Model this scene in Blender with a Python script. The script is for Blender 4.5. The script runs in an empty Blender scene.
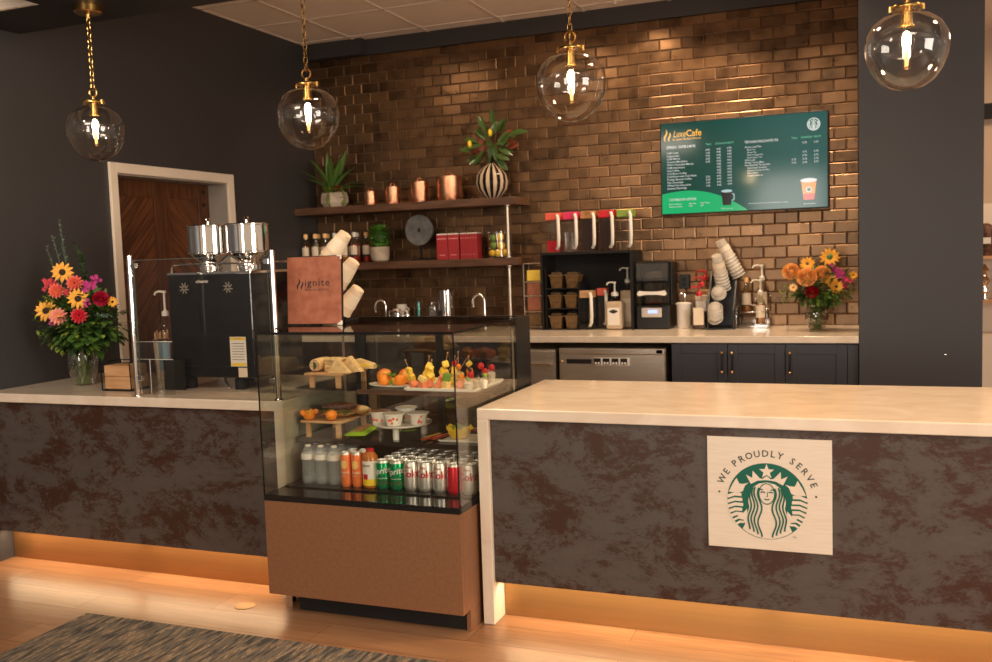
import bpy, bmesh, math, random
from mathutils import Vector, Matrix, noise
from mathutils.geometry import tessellate_polygon
random.seed(7)
PI = math.pi
S = bpy.context.scene
COL = S.collection

# ------------------------------------------------------------------ camera
cam_d = bpy.data.cameras.new('camera'); cam = bpy.data.objects.new('camera', cam_d); COL.objects.link(cam)
cam_d.sensor_width = 36; cam_d.lens = 946.59*36/992; cam_d.clip_start = .05
R_ = Vector((.93093, .36364, -.03367)); U_ = Vector((.00214, .08674, .99623)); F_ = Vector((-.36519, .92749, -.07997))
cam.matrix_world = Matrix(((R_.x, U_.x, -F_.x, 1.4693), (R_.y, U_.y, -F_.y, -3.4859), (R_.z, U_.z, -F_.z, 1.5082), (0, 0, 0, 1)))
cam_d.dof.use_dof = True; cam_d.dof.focus_distance = 4.1; cam_d.dof.aperture_fstop = 2.8
S.camera = cam
S.view_settings.view_transform = 'Standard'; S.view_settings.look = 'None'
S.view_settings.exposure = 0.0; S.view_settings.gamma = 1; S.view_settings.use_curve_mapping = False

# ------------------------------------------------------------------ world, room lights and added fill
w = bpy.data.worlds.new('world'); S.world = w; w.use_nodes = True
w.node_tree.nodes['Background'].inputs[0].default_value = (1.0, .74, .52, 1)
w.node_tree.nodes['Background'].inputs[1].default_value = .56

def area(name, loc, size, sizey, power, col, target=None, spread=180):
    l = bpy.data.lights.new(name, 'AREA'); l.shape = 'RECTANGLE'; l.size = size; l.size_y = sizey
    l.energy = power; l.color = col; l.spread = math.radians(spread)
    o = bpy.data.objects.new(name, l); COL.objects.link(o); o.location = loc
    d = Vector(target if target else (loc[0], loc[1], loc[2]-1)) - Vector(loc)
    o.rotation_euler = d.to_track_quat('-Z', 'Y').to_euler(); return o
def spot(name, loc, power, col, target, ang=70, blend=.6, rad=.06):
    l = bpy.data.lights.new(name, 'SPOT'); l.energy = power; l.color = col; l.spot_size = math.radians(ang); l.spot_blend = blend
    l.shadow_soft_size = rad
    o = bpy.data.objects.new(name, l); COL.objects.link(o); o.location = loc
    o.rotation_euler = (Vector(target)-Vector(loc)).to_track_quat('-Z', 'Y').to_euler(); return o
WARM2 = (1.0, .64, .35); WARM = (1.0, .73, .48); NEUT = (1.0, .84, .68)
# lounge window behind the camera, then a side fill added for the left wall
area('window_and_fill_daylight', (.2, -7.5, 1.7), 1.2, 2.1, 110, (1.0, .93, .84), (0, 0, 1))
area('window_and_fill_daylight', (6.2, -2.6, 1.8), 2.4, 2.0, 230, (1.0, .90, .78), (-2.7, 0.2, 1.6))
# added fill lights in front of the counter, no lamps known there
area('lounge_fill_light', (1.8, -1.9, 3.1), 1.2, .6, 37, NEUT)
area('lounge_fill_light', (-1.2, -2.8, 3.1), 1.2, .6, 45, NEUT, (-2.6, .2, 2.0))
spot('counter_fill_spot', (-.35, .02, 2.75), 60, WARM, (-.45, .2, .9), 80, .7)  # this and the next spots are added to brighten case and countertop
spot('counter_fill_spot', (1.0, .30, 2.75), 85, WARM2, (1.0, .45, .9), 120, .8)
spot('counter_fill_spot', (2.2, .30, 2.75), 75, WARM2, (2.1, .45, .9), 120, .8)
# downlights over the back bar, some of them added fills
spot('bar_downlight_and_fill', (.62, 2.85, 3.2), 95, WARM, (.28, 3.0, 1.0), 110, .8)
spot('bar_downlight_and_fill', (1.15, 2.45, 3.2), 85, WARM, (1.1, 2.95, 1.0), 110, .8)
spot('bar_downlight_and_fill', (.5, 1.2, 3.2), 75, WARM, (.6, .7, .9), 100, .8)  # added fill aimed at the right-hand counter top
spot('bar_downlight_and_fill', (-.55, 2.3, 3.2), 38, WARM, (-.8, 3.2, 1.6), 110, .8)
spot('bar_downlight_and_fill', (-1.9, 1.9, 3.2), 28, WARM, (-1.9, 3.2, 1.6), 100, .8)  # added fill to lift the left end of the shelves
spot('bar_downlight_and_fill', (.05, 2.85, 3.2), 45, WARM, (.05, 3.25, 2.2), 100, .8)
area('far_room_fill', (3.2, 4.2, 3.1), 1.2, .6, 38, WARM)  # unseen fill added to brighten the room beyond the column
spot('left_wall_fill_spot', (-1.95, -1.9, 3.15), 95, NEUT, (-2.75, .2, 2.2), 70, 1.0, .15)  # unseen spot added to brighten the upper left wall

# ------------------------------------------------------------------ materials
def mat(name, col, rough=.5, metal=0, spec=.5, emit=None, es=0, bump=None, coat=0, trans=0, ior=1.45, alpha=1, sss=0):
    m = bpy.data.materials.new(name); m.use_nodes = True; nt = m.node_tree; b = nt.nodes['Principled BSDF']
    b.inputs['Base Color'].default_value = (*col, 1); b.inputs['Roughness'].default_value = rough
    b.inputs['Metallic'].default_value = metal; b.inputs['Specular IOR Level'].default_value = spec
    b.inputs['Coat Weight'].default_value = coat; b.inputs['Coat Roughness'].default_value = .05
    b.inputs['Transmission Weight'].default_value = trans; b.inputs['IOR'].default_value = ior
    b.inputs['Alpha'].default_value = alpha
    if emit: b.inputs['Emission Color'].default_value = (*emit, 1); b.inputs['Emission Strength'].default_value = es
    if bump:
        sc, st = bump; n = nt.nodes.new('ShaderNodeTexNoise'); n.inputs['Scale'].default_value = sc; n.inputs['Detail'].default_value = 4
        tc = nt.nodes.new('ShaderNodeTexCoord'); nt.links.new(tc.outputs['Object'], n.inputs['Vector'])
        bp = nt.nodes.new('ShaderNodeBump'); bp.inputs['Strength'].default_value = st; bp.inputs['Distance'].default_value = .01
        nt.links.new(n.outputs['Fac'], bp.inputs['Height']); nt.links.new(bp.outputs['Normal'], b.inputs['Normal'])
    return m
def varied(name, c1, c2, scale=(1, 1, 1), nscale=6, rough=.5, lo=.4, hi=.6, detail=6, dist=0, rot=0, **k):
    """two-colour noise material; scale stretches the object coordinates"""
    m = mat(name, c1, rough, **k); nt = m.node_tree; b = nt.nodes['Principled BSDF']
    tc = nt.nodes.new('ShaderNodeTexCoord'); mp = nt.nodes.new('ShaderNodeMapping'); mp.inputs['Scale'].default_value = scale
    if rot:
        mr = nt.nodes.new('ShaderNodeVectorRotate'); mr.rotation_type = 'X_AXIS'; mr.inputs['Angle'].default_value = rot; nt.links.new(tc.outputs['Object'], mr.inputs['Vector'])
    n = nt.nodes.new('ShaderNodeTexNoise'); n.inputs['Scale'].default_value = nscale; n.inputs['Detail'].default_value = detail
    n.inputs['Distortion'].default_value = dist
    r = nt.nodes.new('ShaderNodeValToRGB'); r.color_ramp.elements[0].position = lo; r.color_ramp.elements[1].position = hi
    r.color_ramp.elements[0].color = (*c1, 1); r.color_ramp.elements[1].color = (*c2, 1)
    nt.links.new(mr.outputs[0] if rot else tc.outputs['Object'], mp.inputs[0]); nt.links.new(mp.outputs[0], n.inputs['Vector'])
    nt.links.new(n.outputs['Fac'], r.inputs[0]); nt.links.new(r.outputs[0], b.inputs['Base Color'])
    return m
def thin_glass(name, tint=(1, 1, 1), rough=0.0, f0=.06, f1=.9, power=3.5):
    """thin sheet of clear glass: transparent with an angle-dependent mirror"""
    m = bpy.data.materials.new(name); m.use_nodes = True; nt = m.node_tree; nt.nodes.clear()
    out = nt.nodes.new('ShaderNodeOutputMaterial'); mx = nt.nodes.new('ShaderNodeMixShader')
    t = nt.nodes.new('ShaderNodeBsdfTransparent'); t.inputs[0].default_value = (*tint, 1)
    g = nt.nodes.new('ShaderNodeBsdfGlossy'); g.inputs['Roughness'].default_value = rough
    lw = nt.nodes.new('ShaderNodeLayerWeight'); lw.inputs['Blend'].default_value = .5
    p = nt.nodes.new('ShaderNodeMath'); p.operation = 'POWER'; p.inputs[1].default_value = power
    a = nt.nodes.new('ShaderNodeMapRange'); a.inputs['To Min'].default_value = f0; a.inputs['To Max'].default_value = f1
    nt.links.new(lw.outputs['Facing'], p.inputs[0]); nt.links.new(p.outputs[0], a.inputs['Value'])
    nt.links.new(a.outputs[0], mx.inputs[0]); nt.links.new(t.outputs[0], mx.inputs[1]); nt.links.new(g.outputs[0], mx.inputs[2])
    nt.links.new(mx.outputs[0], out.inputs[0]); return m

M = {}
M['navy'] = mat('navy_wall_paint', (.042, .039, .041), .42, spec=.5, bump=(60, .03))
M['navy2'] = mat('navy_cabinet_paint', (.036, .035, .041), .35)
M['soffit'] = mat('dark_soffit_paint', (.018, .016, .018), .5)
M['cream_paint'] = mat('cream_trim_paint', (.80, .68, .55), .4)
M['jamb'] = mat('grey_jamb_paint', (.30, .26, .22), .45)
M['tan_wall'] = mat('tan_wall_paint', (.55, .40, .28), .6)
M['ceil'] = varied('ceiling_tile', (.84, .72, .62), (.90, .78, .68), (1, 1, 1), 90, .85)
M['grid'] = mat('ceiling_grid_metal', (.75, .64, .54), .5)
M['quartz'] = varied('cream_quartz', (.68, .56, .43), (.76, .65, .52), (1, 1.6, 1), 4, .13, lo=.35, hi=.65, detail=8, dist=1.5)
M['quartz'].node_tree.nodes['Principled BSDF'].inputs['Specular IOR Level'].default_value = .6
M['kick'] = varied('brushed_brass_kick', (.34, .195, .075), (.36, .205, .08), (.4, 1, 14), 6, .33, metal=.75)
M['kick2'] = varied('brushed_copper_kick', (.32, .155, .058), (.34, .165, .062), (.4, 1, 14), 6, .33, metal=.75)
M['copper_lam'] = varied('copper_laminate', (.30, .140, .068), (.25, .115, .055), (5, 5, 5), 14, .45, lo=.3, hi=.7, metal=.35)
M['black'] = mat('black_plastic', (.012, .011, .010), .35, spec=.35)
M['blackgl'] = mat('black_gloss', (.010, .009, .009), .07, spec=.6)
M['blackm'] = mat('black_matte', (.015, .013, .012), .65, spec=.25)
M['chrome'] = mat('chrome', (.86, .84, .82), .06, 1)
M['steel'] = varied('brushed_steel', (.56, .48, .39), (.66, .57, .47), (1, 1, 60), 6, .36, metal=.9)
M['brass'] = mat('aged_brass', (.68, .42, .14), .25, 1)
M['brassk'] = mat('brass_knob', (.75, .45, .22), .3, 1)
M['floorbrass'] = mat('dull_floor_brass', (.40, .24, .11), .5, .6)
M['copper'] = mat('hammered_copper', (.88, .42, .24), .17, 1, bump=(120, .35))
M['glass'] = thin_glass('clear_glass', (.985, .985, .975), f0=.035)
M['caseglass'] = thin_glass('case_glass', (.95, .96, .93), f0=.045)
M['backglass'] = thin_glass('tinted_door_glass', (.62, .58, .50), f0=.16)
M['globeglass'] = thin_glass('globe_glass', (.975, .96, .93), f0=.07, f1=1.0, power=2.7)
M['vaseglass'] = thin_glass('vase_glass', (.88, .88, .80), f0=.14, f1=1.0, power=2.0)
M['acryl'] = thin_glass('acrylic', (.93, .92, .90), f0=.08)
M['edge'] = mat('green_glass_edge', (.10, .14, .12), .1)
M['shelfwood'] = varied('walnut_shelf', (.085, .038, .020), (.13, .062, .034), (2, 14, 14), 3, .42)
M['doorwood'] = varied('stained_door_wood', (.060, .018, .007), (.12, .042, .014), (14, 14, 1.2), 3, .4, dist=.6)
M['doorwoodA'] = varied('stained_herringbone_a', (.060, .018, .007), (.15, .052, .018), (3, 1.2, 22), 2.2, .4, rot=-PI/4)
M['doorwoodB'] = varied('stained_herringbone_b', (.060, .018, .007), (.15, .052, .018), (3, 1.2, 22), 2.2, .4, rot=PI/4)
M['boardwood'] = varied('light_board_wood', (.50, .27, .12), (.62, .36, .18), (2, 14, 14), 3, .5)
M['leather'] = varied('brown_leather', (.30, .095, .050), (.38, .135, .075), (1, 1, 1), 22, .45, bump=None)
M['white'] = mat('white_plastic', (.78, .72, .64), .3)
M['ceramic'] = mat('white_ceramic', (.82, .78, .70), .2)
M['paper'] = mat('white_paper', (.78, .66, .50), .55)
M['cuppaper'] = mat('paper_cup', (.70, .56, .40), .5)
M['green'] = mat('logo_green', (.0, .105, .065), .5)
M['dkgreen'] = mat('logo_letter_green', (.035, .055, .045), .5)
M['signw'] = varied('brushed_sign_face', (.70, .60, .48), (.74, .64, .52), (1, 1, 20), 8, .35)
M['red'] = mat('red_plastic', (.50, .015, .02), .35)
M['redbox'] = mat('red_carton', (.40, .028, .035), .45)
M['redlt'] = mat('carton_print', (.75, .32, .30), .5)
M['stem'] = mat('green_stem', (.10, .17, .035), .5)
M['leafd'] = mat('dark_leaf', (.035, .085, .020), .42)
M['leafm'] = mat('mid_leaf', (.075, .16, .030), .42)
M['leafy'] = mat('yellow_green_leaf', (.22, .32, .04), .45)
M['leafg'] = mat('eucalyptus_leaf', (.13, .20, .13), .5)
M['magl'] = mat('magnolia_leaf', (.055, .10, .025), .22)
M['magr'] = mat('magnolia_underside', (.22, .050, .022), .5)
M['yellow'] = mat('yellow_petal', (.85, .40, .03), .5)
M['orange'] = mat('orange_petal', (1.0, .60, .24), .5)
M['coral'] = mat('coral_petal', (.78, .12, .07), .5)
M['pink'] = mat('pink_petal', (.85, .30, .20), .5)
M['hotpink'] = mat('hot_pink_petal', (.70, .03, .12), .5)
M['magenta'] = mat('magenta_petal', (.45, .01, .18), .5)
M['redp'] = mat('red_petal', (.55, .01, .025), .5)
M['brownc'] = mat('brown_flower_centre', (.03, .012, .006), .8)
M['concrete'] = varied('pale_concrete', (.42, .33, .25), (.55, .45, .35), (1, 1, 1), 18, .75)
M['stonegrey'] = varied('grey_stone', (.13, .125, .12), (.20, .19, .18), (1, 1, 1), 20, .7)
M['greentea'] = mat('boxwood', (.10, .26, .025), .5)
M['amber'] = mat('amber_syrup', (.42, .13, .02), .12, spec=.6)
M['darksyr'] = mat('dark_syrup', (.045, .02, .015), .15)
M['caramel'] = mat('caramel_sauce', (.50, .28, .12), .25)
M['mocha'] = mat('white_sauce', (.62, .47, .32), .25)
M['label'] = mat('cream_label', (.72, .60, .45), .5)
M['labelw'] = mat('white_label', (.80, .74, .66), .5)
M['binlid'] = mat('brown_bin_lid', (.16, .10, .05), .18)
M['labelb'] = mat('blue_label', (.25, .38, .45), .5)
M['cupclear'] = mat('frosted_cup_plastic', (.80, .72, .62), .25, alpha=.38)
M['black_ink'] = mat('black_ink', (.02, .018, .018), .5)
M['water'] = mat('water_bottle_plastic', (.80, .84, .84), .08, alpha=.17, spec=.9)
M['alu'] = mat('can_aluminium', (.80, .76, .70), .38, .85)
M['cangreen'] = mat('can_green', (.0, .30, .10), .22, .55)
M['canred'] = mat('can_red', (.60, .015, .03), .25, .3)
M['canorange'] = mat('can_orange', (.85, .20, .05), .3, .2)
M['bread'] = varied('bread', (.72, .46, .20), (.85, .62, .33), (1, 1, 1), 40, .8)
M['breadcut'] = varied('sandwich_cut_face', (.80, .62, .38), (.55, .28, .14), (1, 1, 8), 30, .7)
M['crust'] = varied('baked_crust', (.28, .10, .03), (.52, .25, .08), (1, 1, 1), 30, .5)
M['darkcrust'] = varied('dark_crust', (.05, .018, .010), (.16, .06, .03), (1, 1, 1), 60, .5)
M['orangef'] = mat('orange_fruit_skin', (.90, .27, .02), .35, bump=(250, .15))
M['apple'] = varied('apple_skin', (.75, .10, .05), (.85, .40, .06), (1, 1, .4), 20, .3)
M['lemon'] = mat('lemon_skin', (.88, .58, .03), .35, bump=(250, .15))
M['lime'] = mat('lime_skin', (.16, .30, .03), .35)
M['melon'] = mat('melon_flesh', (.85, .62, .22), .4)
M['straw'] = mat('strawberry', (.65, .02, .02), .3, bump=(300, .3))
M['pineap'] = mat('pineapple_flesh', (.90, .62, .08), .4)
M['salm'] = mat('rosy_fruit_flesh', (.80, .25, .12), .4)
M['berry'] = mat('dark_berry', (.03, .012, .03), .3)
M['cream'] = mat('whipped_cream', (.85, .78, .66), .5)
M['chipbag'] = mat('lime_green_wrapper', (.32, .58, .02), .25)
M['barbag'] = mat('rosy_foil_wrapper', (.55, .09, .06), .22, .3)
M['led'] = mat('led_strip', (1, .6, .25), .5, emit=(1.0, .55, .20), es=5)
M['bulb'] = mat('bulb_glow', (1, .8, .5), .5, emit=(1.0, .72, .38), es=300)
M['filament'] = mat('filament_glow', (1, .6, .2), .5, emit=(1.0, .50, .14), es=1.6)
M['bluelcd'] = mat('lit_blue_display', (.3, .4, .9), .4, emit=(.35, .5, 1.0), es=1.1)
M['blackbrown'] = thin_glass('smoked_plastic', (.16, .10, .05), f0=.08)
M['brownbin'] = varied('coffee_brown', (.12, .062, .024), (.20, .11, .042), (1, 1, 1), 60, .3)

def panel_mat():
    m = mat('dark_patina_panel', (.07, .055, .045), .42); nt = m.node_tree; b = nt.nodes['Principled BSDF']
    tc = nt.nodes.new('ShaderNodeTexCoord'); mp = nt.nodes.new('ShaderNodeMapping'); mp.inputs['Scale'].default_value = (1.0, 1, 1.7)
    mp.inputs['Rotation'].default_value = (0, .3, 0)
    a = nt.nodes.new('ShaderNodeTexNoise'); a.inputs['Scale'].default_value = 3.6; a.inputs['Detail'].default_value = 15; a.inputs['Roughness'].default_value = .84; a.inputs['Distortion'].default_value = .25
    r = nt.nodes.new('ShaderNodeValToRGB'); e = r.color_ramp.elements
    e[0].position = .455; e[0].color = (.046, .018, .010, 1); e[1].position = .505; e[1].color = (.076, .061, .053, 1)
    x = e.new(.75); x.color = (.098, .078, .064, 1)
    nt.links.new(tc.outputs['Object'], mp.inputs[0]); nt.links.new(mp.outputs[0], a.inputs['Vector'])
    nt.links.new(a.outputs['Fac'], r.inputs[0]); nt.links.new(r.outputs[0], b.inputs['Base Color'])
    r2 = nt.nodes.new('ShaderNodeMapRange'); r2.inputs['To Min'].default_value = .3; r2.inputs['To Max'].default_value = .55
    nt.links.new(a.outputs['Fac'], r2.inputs['Value']); nt.links.new(r2.outputs[0], b.inputs['Roughness'])
    return m
M['panel'] = panel_mat()

def floor_mat():
    m = mat('oak_planks', (.4, .2, .08), .3); nt = m.node_tree; b = nt.nodes['Principled BSDF']; L = nt.links.new
    tc = nt.nodes.new('ShaderNodeTexCoord')
    br = nt.nodes.new('ShaderNodeTexBrick'); br.inputs['Scale'].default_value = 1; br.inputs['Brick Width'].default_value = 1.22
    br.inputs['Row Height'].default_value = .18; br.inputs['Mortar Size'].default_value = .0016; br.inputs['Mortar Smooth'].default_value = .3
    br.inputs['Color1'].default_value = (.0, .0, .0, 1); br.inputs['Color2'].default_value = (1, 1, 1, 1); br.inputs['Mortar'].default_value = (.3, .3, .3, 1)
    L(tc.outputs['Object'], br.inputs['Vector'])
    mp = nt.nodes.new('ShaderNodeMapping'); mp.inputs['Scale'].default_value = (1.2, 16, 1); L(tc.outputs['Object'], mp.inputs[0])
    n = nt.nodes.new('ShaderNodeTexNoise'); n.inputs['Scale'].default_value = 2.2; n.inputs['Detail'].default_value = 7; n.inputs['Distortion'].default_value = .8; L(mp.outputs[0], n.inputs['Vector'])
    mix = nt.nodes.new('ShaderNodeMath'); mix.operation = 'MULTIPLY_ADD'; mix.inputs[1].default_value = .35; L(br.outputs['Color'], mix.inputs[0]); L(n.outputs['Fac'], mix.inputs[2])
    r = nt.nodes.new('ShaderNodeValToRGB'); e = r.color_ramp.elements; e[0].position = .3; e[0].color = (.20, .092, .042, 1); e[1].position = 1.0; e[1].color = (.38, .20, .10, 1)
    L(mix.outputs[0], r.inputs[0])
    mm = nt.nodes.new('ShaderNodeMix'); mm.data_type = 'RGBA'; mm.inputs['B'].default_value = (.09, .04, .02, 1); L(br.outputs['Fac'], mm.inputs['Factor']); L(r.outputs[0], mm.inputs['A'])
    L(mm.outputs['Result'], b.inputs['Base Color'])
    bp = nt.nodes.new('ShaderNodeBump'); bp.inputs['Strength'].default_value = .12; bp.inputs['Distance'].default_value = .004; L(n.outputs['Fac'], bp.inputs['Height']); L(bp.outputs[0], b.inputs['Normal'])
    return m
M['floor'] = floor_mat()
def rug_mat():
    m = mat('streaked_rug', (.2, .2, .2), .95, spec=.1); nt = m.node_tree; b = nt.nodes['Principled BSDF']; L = nt.links.new
    tc = nt.nodes.new('ShaderNodeTexCoord')
    mp = nt.nodes.new('ShaderNodeMapping'); mp.inputs['Scale'].default_value = (34, 5, 1); L(tc.outputs['Object'], mp.inputs[0])
    n = nt.nodes.new('ShaderNodeTexNoise'); n.inputs['Scale'].default_value = 1.6; n.inputs['Detail'].default_value = 5; L(mp.outputs[0], n.inputs['Vector'])
    r = nt.nodes.new('ShaderNodeValToRGB'); r.color_ramp.interpolation = 'CONSTANT'; e = r.color_ramp.elements
    e[0].position = 0; e[0].color = (.070, .064, .058, 1); e[1].position = .43; e[1].color = (.135, .122, .105, 1)
    for p, c in [(.5, (.17, .13, .09)), (.56, (.31, .23, .15)), (.62, (.12, .11, .10)), (.67, (.24, .125, .06))]:
        x = e.new(p); x.color = (*c, 1)
    L(n.outputs['Fac'], r.inputs[0]); L(r.outputs[0], b.inputs['Base Color'])
    bp = nt.nodes.new('ShaderNodeBump'); bp.inputs['Strength'].default_value = .6; bp.inputs['Distance'].default_value = .004; L(n.outputs['Fac'], bp.inputs['Height']); L(bp.outputs[0], b.inputs['Normal'])
    return m
M['rug'] = rug_mat()
def tile_mat():
    m = mat('bronze_glazed_tile', (.2, .1, .05), .25, .72); nt = m.node_tree; b = nt.nodes['Principled BSDF']; L = nt.links.new
    g = nt.nodes.new('ShaderNodeNewGeometry'); tc = nt.nodes.new('ShaderNodeTexCoord')
    n = nt.nodes.new('ShaderNodeTexNoise'); n.inputs['Scale'].default_value = 11; n.inputs['Detail'].default_value = 5; L(tc.outputs['Object'], n.inputs['Vector'])
    ad = nt.nodes.new('ShaderNodeMath'); ad.operation = 'MULTIPLY_ADD'; ad.inputs[1].default_value = .55; L(g.outputs['Random Per Island'], ad.inputs[0]); L(n.outputs['Fac'], ad.inputs[2])
    r = nt.nodes.new('ShaderNodeValToRGB'); e = r.color_ramp.elements; e[0].position = .35; e[0].color = (.072, .039, .019, 1); e[1].position = 1.05; e[1].color = (.205, .112, .054, 1)
    L(ad.outputs[0], r.inputs[0]); L(r.outputs[0], b.inputs['Base Color'])
    n2 = nt.nodes.new('ShaderNodeTexNoise'); n2.inputs['Scale'].default_value = 16; n2.inputs['Detail'].default_value = 2; L(tc.outputs['Object'], n2.inputs['Vector'])
    bp = nt.nodes.new('ShaderNodeBump'); bp.inputs['Strength'].default_value = .28; bp.inputs['Distance'].default_value = .004; L(n2.outputs['Fac'], bp.inputs['Height']); L(bp.outputs[0], b.inputs['Normal'])
    rr = nt.nodes.new('ShaderNodeMapRange'); rr.inputs['To Min'].default_value = .20; rr.inputs['To Max'].default_value = .42; L(n.outputs['Fac'], rr.inputs['Value']); L(rr.outputs[0], b.inputs['Roughness'])
    return m
M['tile'] = tile_mat()
M['grout'] = mat('brown_grout', (.24, .14, .085), .8)

# ------------------------------------------------------------------ geometry helper
class MB:
    """one mesh; shapes are added through an optional matrix"""
    def __init__(s, smooth=False): s.bm = bmesh.new(); s.smooth = smooth; s.X = Matrix.Identity(4)
    def _v(s, co): return s.bm.verts.new(s.X @ Vector(co))
    def _f(s, vs, sm=None):
        try: f = s.bm.faces.new(vs)
        except ValueError: return
        f.smooth = s.smooth if sm is None else sm
    def box(s, x0, y0, z0, x1, y1, z1, bev=0):
        n0 = len(s.bm.verts)
        v = [s._v((x, y, z)) for z in (z0, z1) for x, y in ((x0, y0), (x1, y0), (x1, y1), (x0, y1))]
        fs = [(3, 2, 1, 0), (4, 5, 6, 7), (0, 1, 5, 4), (1, 2, 6, 5), (2, 3, 7, 6), (3, 0, 4, 7)]
        fc = []
        for f in fs:
            k = s.bm.faces.new([v[i] for i in f]); k.smooth = False; fc.append(k)
        if bev > 0:
            ed = list({e for f in fc for e in f.edges})
            bmesh.ops.bevel(s.bm, geom=ed, offset=bev, segments=2, affect='EDGES', profile=.5)
        return s
    def bar(s, a, b, w_, h=None):
        """rectangular bar from a to b"""
        a = Vector(a); b = Vector(b); h = h or w_
        d = (b-a).normalized(); up = Vector((0, 0, 1)) if abs(d.z) < .9 else Vector((0, 1, 0))
        r = d.cross(up).normalized(); u = r.cross(d)
        q = [r*w_/2+u*h/2, -r*w_/2+u*h/2, -r*w_/2-u*h/2, r*w_/2-u*h/2]
        va = [s._v(a+k) for k in q]; vb = [s._v(b+k) for k in q]
        s._f(va, False); s._f(vb[::-1], False)
        for i in range(4): s._f([va[i], vb[i], vb[(i+1) % 4], va[(i+1) % 4]][::-1], False)
        return s
    def tube(s, pts, r, n=8, cap=True, sm=True):
        pts = [Vector(p) for p in pts]; rs = r if isinstance(r, (list, tuple)) else [r]*len(pts)
        rings = []; prev = None
        for i, p in enumerate(pts):
            d = (pts[min(i+1, len(pts)-1)]-pts[max(i-1, 0)]).normalized()
            if prev is None:
                up = Vector((0, 0, 1)) if abs(d.z) < .9 else Vector((1, 0, 0)); x = d.cross(up).normalized()
            else:
                x = (prev - d*prev.dot(d)).normalized()
            prev = x; y = d.cross(x)
            rings.append([s._v(p + (x*math.cos(2*PI*k/n) + y*math.sin(2*PI*k/n))*rs[i]) for k in range(n)])
        for a, b in zip(rings, rings[1:]):
            for k in range(n): s._f([a[k], a[(k+1) % n], b[(k+1) % n], b[k]], sm)
        if cap: s._f(rings[0][::-1], False); s._f(rings[-1], False)
        return s
    def lathe(s, prof, n=24, c=(0, 0, 0), sm=True, cap=True, ax=None):
        """prof: (r, z) list, revolved about z through c"""
        rings = []
        for r, z in prof:
            rings.append([s._v((c[0]+r*math.cos(2*PI*k/n), c[1]+r*math.sin(2*PI*k/n), c[2]+z)) for k in range(n)] if r > 1e-6 else [s._v((c[0], c[1], c[2]+z))])
        for a, b in zip(rings, rings[1:]):
            if len(a) == 1 and len(b) == 1: continue
            for k in range(n):
                k2 = (k+1) % n
                if len(a) == 1: s._f([a[0], b[k2], b[k]], sm)
                elif len(b) == 1: s._f([a[k], a[k2], b[0]], sm)
                else: s._f([a[k], a[k2], b[k2], b[k]], sm)
        if cap:
            if len(rings[0]) > 1: s._f(rings[0][::-1], False)
            if len(rings[-1]) > 1: s._f(rings[-1], False)
        return s
    def ball(s, c, r, n=12, m=8):
        rx, ry, rz = (r, r, r) if not isinstance(r, (tuple, list)) else r
        top = s._v((c[0], c[1], c[2]+rz)); bot = s._v((c[0], c[1], c[2]-rz)); rings = []
        for i in range(1, m):
            t = PI*i/m
            rings.append([s._v((c[0]+rx*math.sin(t)*math.cos(2*PI*k/n), c[1]+ry*math.sin(t)*math.sin(2*PI*k/n), c[2]+rz*math.cos(t))) for k in range(n)])
        for k in range(n):
            s._f([top, rings[0][k], rings[0][(k+1) % n]], True); s._f([bot, rings[-1][(k+1) % n], rings[-1][k]], True)
        for a, b in zip(rings, rings[1:]):
            for k in range(n): s._f([a[k], b[k], b[(k+1) % n], a[(k+1) % n]], True)
        return s
    def prism(s, pts, y0, y1):
        """polygon in x,z extruded along y from y0 (front) to y1"""
        a = [s._v((x, y0, z)) for x, z in pts]; b = [s._v((x, y1, z)) for x, z in pts]
        for t in tessellate_polygon([[Vector((x, z, 0)) for x, z in pts]]):
            s._f([a[i] for i in t], False); s._f([b[i] for i in t[::-1]], False)
        n = len(pts)
        for i in range(n): s._f([a[i], a[(i+1) % n], b[(i+1) % n], b[i]], False)
        return s
    def poly(s, pts, y=0):
        a = [s._v((x, y, z)) for x, z in pts]
        for t in tessellate_polygon([[Vector((x, z, 0)) for x, z in pts]]): s._f([a[i] for i in t], False)
        return s
    def disc(s, cx, cz, rx, rz=None, y=0, n=32):
        rz = rz or rx
        return s.poly([(cx+rx*math.cos(2*PI*k/n), cz+rz*math.sin(2*PI*k/n)) for k in range(n)], y)
    def ribbon(s, pts, w_, y=0):
        yo = 0
        for (a, b) in zip(pts, pts[1:]):
            d = Vector((b[0]-a[0], b[1]-a[1]))
            if d.length < 1e-9: continue
            d.normalize(); n = Vector((-d.y, d.x))*w_/2; e = d*w_*.25
            q = [(a[0]-e.x+n.x, a[1]-e.y+n.y), (a[0]-e.x-n.x, a[1]-e.y-n.y), (b[0]+e.x-n.x, b[1]+e.y-n.y), (b[0]+e.x+n.x, b[1]+e.y+n.y)]
            s._f([s._v((x, y-yo, z)) for x, z in q], False); yo = .00004-yo
        return s
    def quad(s, a, b, c, d, sm=False): s._f([s._v(p) for p in (a, b, c, d)], sm); return s
    def leaf(s, base, d, L, W, droop=.25, fold=.12, n=4, nrm=None):
        """a pointed leaf: centre rib and two sides"""
        base = Vector(base); d = Vector(d).normalized(); up = Vector(nrm) if nrm else Vector((0, 0, 1))
        if abs(d.dot(up)) > .93: up = Vector((random.uniform(-1, 1), random.uniform(-1, 1), .2)).normalized()
        r = d.cross(up).normalized(); u = r.cross(d); rows = []
        for i in range(n+1):
            t = i/n; c = base + d*L*t - u*droop*L*t*t
            ww = W*math.sin(PI*min(1, t*.93+.05))**.8*.5
            rows.append((s._v(c-r*ww+u*fold*ww), s._v(c), s._v(c+r*ww+u*fold*ww)))
        for a, b in zip(rows, rows[1:]):
            s._f([a[0], a[1], b[1], b[0]], True); s._f([a[1], a[2], b[2], b[1]], True)
        return s
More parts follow.
